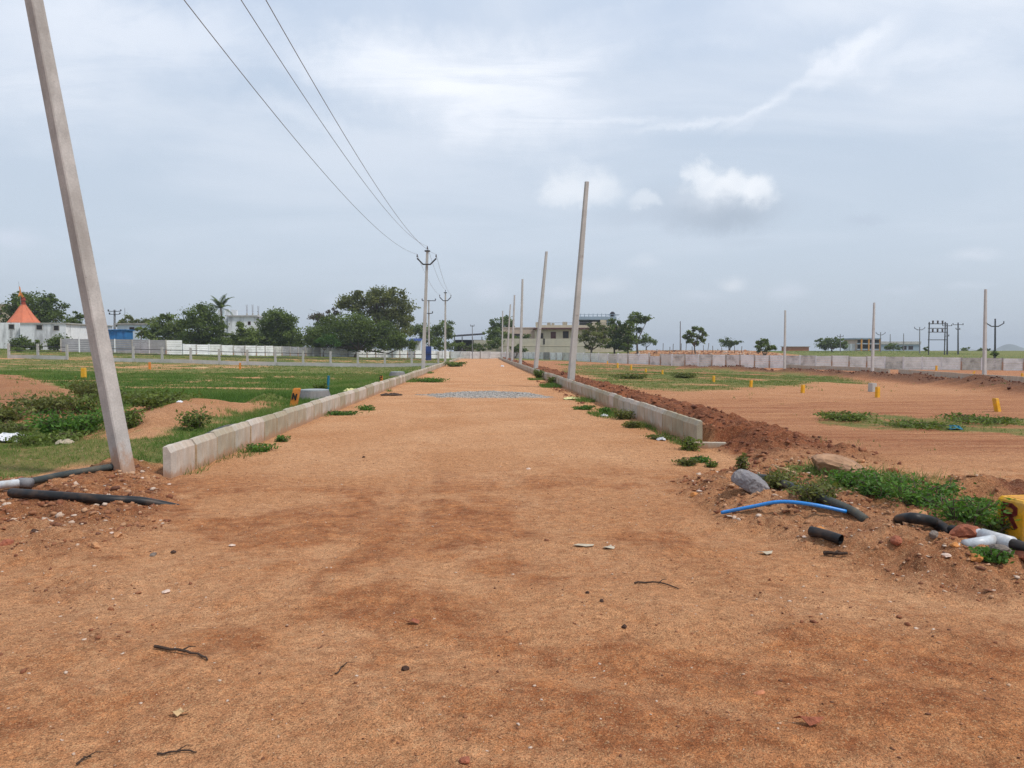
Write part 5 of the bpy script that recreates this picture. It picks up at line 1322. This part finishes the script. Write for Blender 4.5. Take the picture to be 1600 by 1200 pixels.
# ------------------------------------------------------------------ pipes
def G(px, py, up=0.0):
    p = hit(px, py); p[2] = gz(p[0], p[1]) + up; return p
def smooth_path(P, n=8):
    P = [np.asarray(p, float) for p in P]; out = []
    for i in range(len(P) - 1):
        p0 = P[max(i - 1, 0)]; p1 = P[i]; p2 = P[i + 1]; p3 = P[min(i + 2, len(P) - 1)]
        for k in range(n):
            t = k / n; out.append(.5 * (2 * p1 + (p2 - p0) * t + (2 * p0 - 5 * p1 + 4 * p2 - p3) * t * t + (3 * p1 - p0 - 3 * p2 + p3) * t ** 3))
    out.append(P[-1]); return out
def pipe(P, r, m, name, label, open_end=False, n=12):
    pts = smooth_path(P)
    root = thing(name, label, 'pipe', pts[0]); k = MB(); k.tube(pts, r, n, cap=not open_end)
    if open_end:
        k.tube(pts, r * .86, n, cap=False)
    k.build('pipe_wall', M[m], root, smooth=True)
    if open_end:
        for a, b_ in ((pts[0], pts[1]), (pts[-1], pts[-2])):
            k = MB(); d = (b_ - a) / np.linalg.norm(b_ - a); k.tube([a + d * .12, a + d * .125], r * .86, n); k.build('dark_bore', M['dark'], root)
    return root
def tube_obj(P, r, m, name, label, cat='pipe', n=12):
    k = MB(); k.tube(smooth_path(P), r, n); o = k.build(name, M[m], smooth=True); return tag(o, label, cat)
tube_obj([G(18, 779, .06), G(80, 782, .05), G(170, 786, .035), G(225, 787, .02), G(282, 788, -.05)], .047, 'black', 'black_pipe', 'thick black plastic pipe lying across the rubble by the leaning pole')
tube_obj([G(-60, 772, .07), G(0, 768, .07), G(42, 763, .07)], .044, 'pvc', 'white_pipe', 'grey white pipe end entering at the photo edge by the rubble')
tube_obj([G(36, 764, .07), G(60, 758, .06), G(100, 748, .05), G(170, 735, .04), G(205, 726, .03)], .04, 'hose', 'grey_hose', 'dark grey hose running through the grass behind the leaning pole')
k = MB(); a = G(38, 764, .07); k.tube([a + [-.05, .01, 0], a + [.08, -.01, 0]], .052, 12); o = k.build('pipe_joint', M['steel2'], smooth=True); tag(o, 'clamped joint between the white pipe and the dark hose', 'pipe joint')
tube_obj([G(300, 700, .05), G(330, 686, .08), G(360, 676, .10), G(395, 668, .03)], .05, 'hose', 'grey_hose', 'dark hose showing in the grass behind the left kerb')
tube_obj([G(1163, 745, .0), G(1200, 756, .06), G(1245, 774, .07), G(1290, 792, .07), G(1330, 806, .05), G(1352, 812, .0)], .038, 'hose', 'black_hose', 'dark hose half buried under weeds past the grey rock')
P = [G(1127, 806, .03), G(1175, 800, .05), G(1220, 801, .10), G(1270, 806, .10), G(1322, 808, .05)]
tube_obj(P, .017, 'bluepipe', 'blue_pipe', 'bent blue plastic pipe arching over the soil below the rock')
pipe([G(1266, 838, .045), G(1290, 844, .045), G(1314, 850, .035)], .04, 'black', 'black_pipe', 'short cut length of black pipe lying open ended on the bank', True, 16)
tube_obj([G(1405, 812, .0), G(1425, 821, .06), G(1460, 828, .06), G(1485, 834, .0)], .045, 'black', 'black_pipe', 'black pipe surfacing from the bank under the weeds')
# white tee: three joined pieces
a = G(1500, 838, .04); c = G(1525, 846, .06); d_ = G(1580, 860, .05); br = G(1508, 852, .0)
r = thing('pipe_tee', 'grey white plastic pipe tee near the lettered yellow stone', 'pipe', c)
k = MB(); k.tube([a + (c - a) * .25, c, d_], .046, 14); k.build('run_pipe', M['pvc'], r, smooth=True)
k = MB(); ax_ = (d_ - c) / np.linalg.norm(d_ - c); k.tube([c + ax_ * .05, c + ax_ * .30], .054, 14); k.build('socket', M['pvc'], r, smooth=True)
k = MB(); k.tube([br, c + ax_ * .18], .042, 14); k.build('branch_pipe', M['pvc'], r, smooth=True)
tube_obj([a + (a - c) * .6, a + (c - a) * .3], .04, 'black', 'black_pipe', 'black pipe stub joining the white pipe tee')
k = MB(); k.tube([d_ - ax_ * .02, d_ + ax_ * .5], .04, 12); o = k.build('black_pipe', M['black'], smooth=True); tag(o, 'black pipe leaving the white tee at the photo edge', 'pipe')
k = MB(); p = G(1104, 700, .04); k.box(p, (.62, .16, .11), rotz(-.15)); p2 = p + [-.02, 0, 0]; o = k.build('kerb_fragment', M['kerb']); tag(o, 'broken kerb piece lying in red soil by the end of the right kerb', 'kerb stone')

# ------------------------------------------------------------------ rocks and small litter
def rock(px, py, sx, sy, sz, m, label, seed, rz=0.0, tilt=0.0, sub=3, name='rock', cat='rock', group=None, rough=.25, sink=.25, planes=7):
    rg = np.random.default_rng(seed); v, f = ico(); v = v.copy(); f = [tuple(q) for q in f]
    for _ in range(sub):
        mid = {}; nf = []; vl = list(v)
        def mp(a, b):
            key = (min(a, b), max(a, b))
            if key not in mid:
                q = vl[a] + vl[b]; vl.append(q / np.linalg.norm(q)); mid[key] = len(vl) - 1
            return mid[key]
        for a, b, c in f:
            x_, y_, z_ = mp(a, b), mp(b, c), mp(c, a); nf += [(a, x_, z_), (b, y_, x_), (c, z_, y_), (x_, y_, z_)]
        f = nf; v = np.array(vl)
    for _ in range(planes):                       # cut facets
        d = rg.normal(0, 1, 3); d /= np.linalg.norm(d); k = rg.uniform(.55, .85); h = v @ d
        v = v - np.outer(np.maximum(h - k, 0), d)
    v = v * (1 + rough * .16 * rg.normal(0, 1, (len(v), 1)).clip(-1, 1) * (0.6 if sub > 2 else 1))
    v = v * np.array([sx, sy, sz]) / 2 * 1.15
    ct, st = math.cos(tilt), math.sin(tilt); v = v @ np.array([[ct, 0, st], [0, 1, 0], [-st, 0, ct]]).T; v = v @ rotz(rz).T
    p = G(px, py); mb = MB(); mb.raw(v + p + [0, 0, sz * (.5 - sink)], f)
    o = mb.build(name, M[m], origin=p, smooth=False); return tag(o, label, cat, group)
rock(1172, 772, .33, .22, .24, 'rockgrey', 'flat faced grey rock leaning at the edge of the bank', 3, R(-18), .38, sink=.05)
rock(1306, 745, .56, .36, .27, 'rocktan', 'large tan boulder with a flat sloping top beside green weeds', 8, R(-14), .2, sink=.12)
ST = [(1187, 1083, .07, 'M', 'square orange brick chip on the foreground dirt'), (638, 1124, .045, 'T', 'small rounded orange stone in the nearest dirt'), (727, 1190, .06, 'R', 'reddish stone at the bottom edge of the photo'),
      (633, 1047, .06, 'D', 'dark dung like lump with crumbs in the central dirt'), (975, 980, .05, 'D', 'dark round lump right of the road middle'), (918, 927, .04, 'D', 'first of two dark pellets side by side on the dirt'), (940, 940, .045, 'D', 'second of two dark pellets side by side on the dirt'),
      (568, 715, .07, 'D', 'single dark pebble on the pale road near the left kerb'), (826, 733, .08, 'P', 'small pale pink stone in the middle of the road'), (271, 864, .07, 'D', 'brown stone at the left rubble edge'), (240, 868, .07, 'G', 'grey brown stone next to the brown stone'),
      (362, 853, .08, 'P', 'pale pinkish stone lying beyond the left rubble'), (150, 855, .12, 'T', 'flat orange stone in the left rubble'), (185, 838, .09, 'T', 'orange stone with a hollow behind it in the left rubble'), (175, 833, .05, 'P', 'pale chip resting on the left rubble heap'),
      (10, 852, .14, 'R', 'red brick lump at the photo edge in the rubble'), (55, 832, .1, 'D', 'dark clod in the left rubble'), (260, 925, .08, 'P', 'flat white stone in the foreground left of the twig'), (95, 668, .12, 'P', 'white stone at the foot of the red mound'),
      (264, 757, .07, 'P', 'white stone at the foot of the nearest left kerb end'), (78, 762, .12, 'R', 'red stone in the grass by the grey hose'), (222, 747, .08, 'P', 'pale stone by the leaning pole base'), (1280, 830, .12, 'O', 'orange chunk above the short black pipe'),
      (1257, 839, .05, 'P', 'white pebble beside the short black pipe'), (1523, 875, .13, 'O', 'orange stone on the bank near the pipe tee'), (1478, 869, .10, 'P', 'long pale pinkish stone on the bank'), (1492, 853, .08, 'O', 'yellow orange chip on the bank under the tee'),
      (1458, 838, .13, 'G', 'dark grey stone at the black pipe'), (1565, 863, .2, 'G', 'grey flat stone below the white pipe tee'), (1590, 868, .08, 'P', 'pale pebble at the photo edge below the tee'), (1400, 847, .14, 'R', 'red clod on the bank between the pipes'),
      (1510, 840, .30, 'R', 'big red soil lump in front of the pipe tee'), (1435, 809, .2, 'T', 'tan stone with a hole in the weeds'), (1093, 768, .10, 'P', 'pale stone of the small heap at the bank edge'), (1085, 775, .12, 'O', 'orange stone of the small heap at the bank edge'),
      (1345, 722, .14, 'T', 'tan stone next to the large boulder'), (1395, 738, .2, 'R', 'red clod beyond the large boulder'), (1600, 870, .22, 'R', 'red brown rock at the photo edge beside the tee')]
M['stone_R'] = mat('reddish_stone', (0.30, 0.10, 0.055), .9, .25, 14, .5, 60); M['stone_T'] = mat('orange_tan_stone', (0.46, 0.23, 0.11), .9, .2, 14, .5, 60); M['stone_P'] = mat('pale_pink_stone', (0.58, 0.44, 0.36), .9, .15, 14, .5, 60)
M['stone_D'] = mat('dark_lump', (0.06, 0.032, 0.022), .95, .3, 14, .5, 60); M['stone_G'] = mat('grey_brown_stone', (0.19, 0.155, 0.13), .9, .2, 14, .5, 60); M['stone_O'] = mat('orange_stone', (0.52, 0.22, 0.07), .9, .2, 14, .5, 60); M['stone_M'] = mat('brick_chip', (0.50, 0.20, 0.10), .9, .2, 14, .5, 60)
for i, (px, py, s_, c, lab) in enumerate(ST):
    s_ *= .72; rock(px, py, s_, s_ * (.7 + .3 * (i % 3) / 2), s_ * (.35 if c in 'MP' else .62), 'stone_' + c, lab, 60 + i, i * 1.3, .15 * (i % 3 - 1), 2, 'stone', 'stone', None, .35, .28, 6)

def flat_litter(px, py, pts, m, name, label, cat, curl=.012, th=.0025, up=.006):
    p = G(px, py, up); n = len(pts); pts = [(a * .72, b * .72) for a, b in pts]; v = np.array([(a, b, curl * math.sin(i * 2.1) + curl) for i, (a, b) in enumerate(pts)]) ; c = v.mean(0) + [0, 0, curl * .6]
    V = np.concatenate([v, [c], v - [0, 0, th], [c - [0, 0, th]]]) + p; F = []
    for i in range(n):
        j = (i + 1) % n; F += [(i, j, n), (j + n + 1, i + n + 1, 2 * n + 1), (i, i + n + 1, j + n + 1, j)]
    mb = MB(); mb.raw(V, F); o = mb.build(name, M[m], origin=p); return tag(o, label, cat)
flat_litter(280, 1118, [(-.055, .0), (-.03, -.025), (.0, -.03), (.02, -.015), (.045, -.02), (.06, .015), (.02, .01), (.0, .025), (-.04, .02)], 'leafdry', 'dry_leaf', 'pale dry leaf lying in the near left dirt', 'leaf')
flat_litter(645, 975, [(-.05, -.01), (-.01, -.03), (.05, -.02), (.055, .01), (.0, .03), (-.04, .02)], 'stone_R', 'bark_flake', 'brown bark flake standing slightly up from the central dirt', 'bark')
flat_litter(1262, 1133, [(-.09, .02), (-.05, -.0), (.0, -.03), (.05, -.04), (.09, -.02), (.04, .02), (-.02, .03)], 'stone_R', 'bark_flake', 'long reddish bark flake in the near right dirt', 'bark', .02)
flat_litter(912, 853, [(-.12, .0), (-.06, -.04), (.02, -.05), (.10, -.04), (.12, .0), (.04, .05), (-.06, .05)], 'paper', 'paper_scrap', 'larger muddy paper scrap trodden into the dirt road', 'paper', .004)
flat_litter(951, 857, [(-.07, .0), (-.03, -.04), (.05, -.05), (.07, .0), (.03, .045), (-.03, .05)], 'paper', 'paper_scrap', 'smaller pale paper scrap beside the muddy one', 'paper', .006)
flat_litter(1196, 866, [(-.08, .03), (-.05, -.03), (.0, -.04), (.05, -.05), (.08, .0), (.03, .04)], 'paper', 'paper_scrap', 'white paper scrap below the bank near the black pipe', 'paper', .012)
def crumple(px, py, sx, sy, sz, m, name, label, cat, seed):
    rg = np.random.default_rng(seed); p = G(px, py); nu, nv = 13, 9; V = []
    for j in range(nv):
        for i in range(nu):
            u, w = i / (nu - 1) * 2 - 1, j / (nv - 1) * 2 - 1; edge = max(0, 1 - (abs(u) ** 3 + abs(w) ** 3) * .6)
            V.append(p + [u * sx / 2 * (1 - .2 * w * w) + rg.normal(0, sx * .02), w * sy / 2 * (1 - .2 * u * u) + rg.normal(0, sy * .02), .005 + sz * edge * (.35 + .65 * rg.random())])
    F = [(j * nu + i, j * nu + i + 1, (j + 1) * nu + i + 1, (j + 1) * nu + i) for j in range(nv - 1) for i in range(nu - 1)]
    n = len(V); V2 = [q - [0, 0, .004] for q in V]; F2 = [tuple(k_ + n for k_ in q[::-1]) for q in F]
    mb = MB(); mb.raw(V + V2, F + F2); o = mb.build(name, M[m], origin=p); return tag(o, label, cat)
crumple(893, 624, .55, .45, .09, 'sack', 'sack', 'empty pale yellow sack lying near the right kerb', 'sack', 1)
crumple(1033, 688, .17, .11, .06, 'plastic', 'plastic_bag', 'crumpled white plastic bag in the weeds at the right kerb', 'bag', 2)
crumple(944, 651, .2, .13, .07, 'plastic', 'plastic_bag', 'small white bag among weeds further along the right kerb', 'bag', 3)
crumple(12, 690, .75, .4, .16, 'plastic', 'plastic_sheet', 'white plastic rubbish at the photo edge below the weed clump', 'rubbish', 4)
crumple(102, 694, .3, .2, .1, 'paper', 'paper_scrap', 'torn pale rubbish under the thickest weed clump', 'rubbish', 5)
crumple(785, 573, .35, .3, .2, 'plastic', 'plastic_bag', 'small white bag far along the right kerb', 'bag', 6)
crumple(281, 629, .14, .1, .05, 'plastic', 'plastic_bag', 'white scrap on the bright green field', 'rubbish', 7)
crumple(313, 575, 1.2, .8, .12, 'leafdry', 'cloth_scrap', 'pale yellowish scrap in the far grass', 'rubbish', 8)
crumple(612, 618, .8, .5, .1, 'twig', 'debris_heap', 'flat dark debris on the road at the left kerb', 'debris', 9)
crumple(549, 613, .5, .4, .15, 'sack', 'sack', 'yellowish scrap behind the left kerb past the blue stake', 'rubbish', 10)
crumple(1491, 671, .3, .2, .1, 'stake', 'plastic_bag', 'blue green scrap in the green patch', 'rubbish', 11)
def twig(P, r, label, m='twig'):
    pts = smooth_path([G(*q) for q in P], 4); rg = random.Random(len(label)); k = MB()
    pts = [p + [rg.gauss(0, .004), rg.gauss(0, .004), abs(rg.gauss(0, .003))] for p in pts]
    k.tube(pts, [r * (1 - .5 * i / len(pts)) for i in range(len(pts))], 6)
    j = len(pts) // 2; k.tube([pts[j], pts[j] + [.03, .03, .01], pts[j] + [.06, .035, .006]], [r * .6, r * .4, r * .2], 5)
    o = k.build('twig', M[m]); return tag(o, label, 'twig')
twig([(240, 1014, .012), (268, 1019, .014), (300, 1024, .012), (327, 1033, .008)], .009, 'thick dark twig lying in the near left dirt')
twig([(245, 1182, .006), (275, 1178, .008), (308, 1177, .006)], .005, 'thin dark twig at the bottom left of the photo')
twig([(524, 1055, .004), (535, 1045, .006), (543, 1036, .004)], .004, 'small upright pointing twig in the central dirt')
twig([(990, 913, .006), (1030, 913, .01), (1062, 922, .006)], .007, 'bent root like twig half buried right of the road middle')
twig([(120, 1197, .006), (130, 1190, .01), (142, 1184, .006)], .005, 'dark twig cut off by the photo bottom edge')
twig([(1288, 868, .02), (1305, 870, .025), (1325, 869, .02)], .018, 'dry stick on the bank below the short black pipe')
twig([(1500, 800, .10), (1515, 806, .04), (1528, 812, .02)], .012, 'grey bent stick in the weeds beside the lettered stone')
twig([(1210, 736, .06), (1228, 742, .06), (1247, 748, .05)], .012, 'pale stick lying on sand between the two rocks', 'leafdry')

# ------------------------------------------------------------------ far hill and ground clutter on the heap
def hill(px0, px1, ytop, Yd, label, seed):
    a = at(px0, HOR, Yd); b = at(px1, HOR, Yd); t = at((px0 + px1) / 2, ytop, Yd)[2]; n, m_ = 40, 16; V = []
    rg = np.random.default_rng(seed); ph = rg.uniform(0, 6, 4)
    for j in range(m_ + 1):
        for i in range(n + 1):
            u = i / n; w = j / m_ * 2 - 1
            hgt = max(0, (math.sin(math.pi * u) ** 1.2) * (1 + .25 * math.sin(7 * u + ph[0]) + .12 * math.sin(17 * u + ph[1])) * (1 - w * w))
            V.append((a[0] + (b[0] - a[0]) * u, Yd + w * (b[0] - a[0]) * .5, -2 + hgt * t))
    F = [(j * (n + 1) + i, j * (n + 1) + i + 1, (j + 1) * (n + 1) + i + 1, (j + 1) * (n + 1) + i) for j in range(m_) for i in range(n)]
    mb = MB(); mb.raw(V, F); o = mb.build('hill', M['hill'], smooth=True); return tag(o, label, 'hill', kind='structure')
M['hill'] = mat('scrubby_hillside', (0.07, 0.085, 0.06), .95, .3, .01, 0, 1)
hill(1545, 1605, 539, 2600, 'blue hazy hill on the skyline at the photo edge', 1)
hill(1420, 1570, 546, 3000, 'long low hazy rise on the skyline behind the steel frame', 2)
# old fence sticks and rubble on the heap skyline
rs = random.Random(4)
for i in range(16):
    px = 1028 + i * 8.6 + rs.uniform(-3, 3); p = at(px, 541, 150 + rs.uniform(-6, 10)); z = gz(p[0], p[1])
    k = MB(); hgt = rs.uniform(.5, 2.0); k.tube([(p[0], p[1], z - .2), (p[0] + rs.gauss(0, .12), p[1], z + hgt)], .06, 5)
    o = k.build('fence_stake', M['bark']); tag(o, 'rough wooden stake on the earth heap skyline behind the slab wall', 'stake', 'rough stakes on the earth heap')
x = RNG.uniform(30, 58, 900); y = RNG.uniform(134, 160, 900)
o = lumps('rubble', x, y, .08 + .22 * RNG.random(900) ** 3, RNG.random(900), M['pebble'], .7); tag(o, 'stones and soil rubble over the earth heap behind the wall', 'rubble', kind='stuff')

# ------------------------------------------------------------------ sky and light
SUN_EL, SUN_AZ = R(57), R(118)      # azimuth measured from the road direction towards the right
w = bpy.data.worlds.new('World'); SC.world = w; w.use_nodes = True
nt = NT(w.node_tree); bg = next(n for n in nt.n if n.type == 'BACKGROUND')
STR = 0.1
sky = nt.new('ShaderNodeTexSky'); sky.sky_type = 'NISHITA'; sky.sun_disc = False
sky.sun_elevation = SUN_EL; sky.sun_rotation = SUN_AZ; sky.air_density = 1.0; sky.dust_density = 2.5; sky.ozone_density = 1.5
dirv = nt.new('ShaderNodeTexCoord').outputs['Generated']
sp = nt.new('ShaderNodeSeparateXYZ'); nt.l.new(dirv, sp.inputs[0]); dx, dy, dz = sp.outputs
az = nt.math('ARCTAN2', dx, dy); el = nt.math('ARCSINE', dz)
# high veil laid out on a cloud plane overhead
den = nt.math('ADD', nt.math('MAXIMUM', dz, 0.0), 0.13)
cb = nt.new('ShaderNodeCombineXYZ'); nt.l.new(nt.math('DIVIDE', dx, den), cb.inputs[0]); nt.l.new(nt.math('DIVIDE', dy, den), cb.inputs[1])
plane = cb.outputs[0]
veil = nt.noise(nt.map(plane, (0.55, 0.9, 1), (1.7, 3.1, 0), (0, 0, R(20))), 1.1, 6, 0.55, 0.5)
veil = nt.rng(veil, 0.36, 0.66, 0, 1, True)
wisp = nt.noise(nt.map(plane, (1.0, 2.4, 1), (4.2, 0.4, 0), (0, 0, R(-28))), 1.7, 8, 0.62, 0.9)
ae = nt.new('ShaderNodeCombineXYZ'); nt.l.new(az, ae.inputs[0]); nt.l.new(el, ae.inputs[1]); ae = ae.outputs[0]
wx = nt.noise(ae, 9, 7, 0.62); wy = nt.noise(nt.map(ae, (1, 1, 1), (5.3, 2.7, 0)), 9, 7, 0.62)
wx2 = nt.noise(ae, 30, 5, 0.6); wy2 = nt.noise(nt.map(ae, (1, 1, 1), (1.3, 7.7, 0)), 30, 5, 0.6)
def azel(px, py):
    d = ray(px, py); d = d / np.linalg.norm(d); return math.atan2(d[0], d[1]), math.asin(d[2])
def blob(px, py, rx, ry, warp=0.1, fine=0.0, rot=0.0, soft=(0.0, 1.0)):
    a0, e0 = azel(px, py); s = 1 / FPX
    A = nt.math('SUBTRACT', az, a0); E = nt.math('SUBTRACT', el, e0)
    A = nt.math('ADD', A, nt.math('MULTIPLY', nt.math('SUBTRACT', wx, 0.5), warp)); E = nt.math('ADD', E, nt.math('MULTIPLY', nt.math('SUBTRACT', wy, 0.5), warp))
    if fine:
        A = nt.math('ADD', A, nt.math('MULTIPLY', nt.math('SUBTRACT', wx2, 0.5), fine)); E = nt.math('ADD', E, nt.math('MULTIPLY', nt.math('SUBTRACT', wy2, 0.5), fine))
    c, s_ = math.cos(rot), math.sin(rot)
    U = nt.math('ADD', nt.math('MULTIPLY', A, c / (rx * s)), nt.math('MULTIPLY', E, s_ / (rx * s)))
    W = nt.math('ADD', nt.math('MULTIPLY', A, -s_ / (ry * s)), nt.math('MULTIPLY', E, c / (ry * s)))
    d = nt.math('SQRT', nt.math('ADD', nt.math('MULTIPLY', U, U), nt.math('MULTIPLY', W, W)))
    return nt.rng(d, soft[0], soft[1], 1, 0, True)
def srgb(r, g, b):
    f = lambda c: (c / 255 / 12.92) if c <= 10 else ((c / 255 + .055) / 1.055) ** 2.4
    return (f(r), f(g), f(b))
def sk(r, g, b): return tuple(q / STR / 1.04 for q in srgb(r, g, b))
# overcast base: pale grey-blue, a little greyer towards the horizon
h1 = nt.rng(dz, 0.0, 0.16, 0, 1, True); h2 = nt.rng(dz, 0.14, 0.5, 0, 1, True)
basec = nt.mix(h1, sk(185, 195, 207), sk(190, 202, 216)); basec = nt.mix(h2, basec, sk(183, 199, 221))
clear = nt.mix(0.12, basec, sky.outputs[0])
c = nt.mix(nt.math('MULTIPLY', nt.math('MULTIPLY', veil, nt.rng(dz, 0.05, 0.35)), 0.9), clear, sk(212, 219, 230))
bright = sk(231, 235, 243)
ws = nt.rng(wisp, 0.36, 0.58, 0.45, 1.0, True)
def lay(c, mask, col, amt):
    return nt.mix(nt.math('MULTIPLY', mask, amt), c, col)
for (px, py, rx, ry, rot, amt) in ((700, 120, 300, 80, -.05, 1.0), (560, 90, 160, 50, .2, .6), (800, 165, 230, 70, .0, .55), (880, 90, 170, 70, .25, .6), (860, 200, 220, 60, 0, .35), (200, 40, 420, 80, .05, .55), (60, 130, 200, 110, 0, .4), (1335, 92, 100, 30, .45, .75), (1225, 150, 120, 13, .5, .4), (1090, 190, 140, 8, .1, .5), (1170, 178, 70, 8, .3, .4), (950, 190, 200, 8, -.03, .3), (1420, 100, 160, 30, .1, .35), (1560, 60, 200, 140, 0, .35), (480, 190, 160, 30, -.1, .3), (1250, 20, 500, 50, 0, .3)):
    m_ = blob(px, py, rx, ry, 0.10 if ry > 15 else 0.03, 0.02, rot)
    c = lay(c, nt.math('MULTIPLY', m_, ws), bright, amt)
# cumulus: grey underside, bright billowing top
c = lay(c, blob(1110, 318, 150, 58, .07, .03), sk(176, 187, 202), .75)
c = lay(c, blob(1125, 305, 100, 46, .06, .035), sk(199, 207, 218), .7)
c = lay(c, blob(1000, 345, 130, 25, .06, .015), sk(180, 191, 206), .5)
for (px, py, rx, ry, amt) in ((1150, 284, 56, 26, .75), (1186, 294, 34, 32, .7), (1090, 258, 24, 22, .65), (1108, 278, 38, 30, .6), (900, 290, 70, 36, .45), (940, 302, 52, 28, .4), (875, 298, 40, 24, .35), (1010, 318, 30, 18, .4)):
    c = lay(c, blob(px, py, rx, ry, .055, .04, 0, (0.3, 1.1)), sk(230, 234, 240), amt)
c = lay(c, blob(1135, 338, 115, 34, .06, .03), sk(165, 177, 192), .9)
for (px, py, rx, ry, col, amt) in ((1143, 438, 30, 18, (214, 219, 227), .7), (1230, 458, 40, 20, (205, 212, 224), .5), (1005, 410, 36, 14, (203, 211, 222), .55), (940, 445, 60, 18, (208, 214, 224), .5), (880, 458, 50, 14, (203, 210, 222), .5), (1525, 394, 44, 13, (208, 215, 226), .6), (1352, 346, 40, 11, (176, 188, 204), .6), (1170, 378, 60, 12, (180, 192, 206), .45), (1515, 446, 40, 10, (204, 212, 224), .4), (765, 455, 45, 26, (205, 211, 224), .45), (530, 470, 40, 18, (202, 209, 222), .35), (15, 368, 50, 20, (205, 212, 226), .5), (195, 438, 26, 12, (200, 208, 222), .35), (740, 430, 60, 14, (200, 208, 221), .3), (1410, 455, 40, 10, (200, 208, 221), .3), (1090, 462, 50, 12, (203, 210, 222), .35)):
    c = lay(c, blob(px, py, rx, ry, .03, .018), sk(*col), amt)
nt.l.new(c, bg.inputs[0]); bg.inputs[1].default_value = STR

sd = bpy.data.lights.new('sun', 'SUN'); sd.energy = 2.3; sd.angle = R(5); sd.color = (1.0, 0.94, 0.86)
so = bpy.data.objects.new('sun', sd); COL.objects.link(so)
tos = Vector((math.sin(SUN_AZ) * math.cos(SUN_EL), math.cos(SUN_AZ) * math.cos(SUN_EL), math.sin(SUN_EL)))
so.rotation_euler = tos.to_track_quat('Z', 'Y').to_euler(); so.location = (30, 20, 60)

mb = MB(); mb.box2((-4600, -300, -40), (4600, 5200, 75)); hz = mb.build('haze', bpy.data.materials.new('thin_haze'), origin=(0, 0, -40))
hm = hz.data.materials[0]; hm.use_nodes = True; hn = NT(hm.node_tree)
for n_ in list(hn.n):
    if n_.type == 'BSDF_PRINCIPLED': hn.n.remove(n_)
pv = hn.new('ShaderNodeVolumePrincipled'); pv.inputs['Color'].default_value = (0.80, 0.87, 0.95, 1); pv.inputs['Density'].default_value = 0.00035; pv.inputs['Anisotropy'].default_value = 0.2
hn.l.new(pv.outputs[0], next(n_ for n_ in hn.n if n_.type == 'OUTPUT_MATERIAL').inputs['Volume'])
tag(hz, 'thin pale haze fading the distant hill and skyline', 'haze', kind='stuff'); hz.display_type = 'WIRE'

cam = bpy.data.cameras.new('camera'); co = bpy.data.objects.new('camera', cam); COL.objects.link(co)
cam.sensor_width = 36; cam.lens = FPX / 1600 * 36; cam.clip_start = 0.05; cam.clip_end = 20000
mw = Matrix(((Rv[0], Uv[0], -Fv[0], 0), (Rv[1], Uv[1], -Fv[1], 0), (Rv[2], Uv[2], -Fv[2], CAMH), (0, 0, 0, 1)))
co.matrix_world = mw
SC.camera = co
SC.view_settings.view_transform = 'Standard'; SC.view_settings.look = 'None'
SC.view_settings.exposure = 0.36; SC.view_settings.gamma = 1.0
SC.render.engine = 'CYCLES'
SC.cycles.max_bounces = 5; SC.cycles.diffuse_bounces = 3; SC.cycles.transmission_bounces = 3
SC.cycles.use_denoising = True; SC.cycles.denoiser = 'OPENIMAGEDENOISE'; SC.cycles.denoising_prefilter = 'NONE'
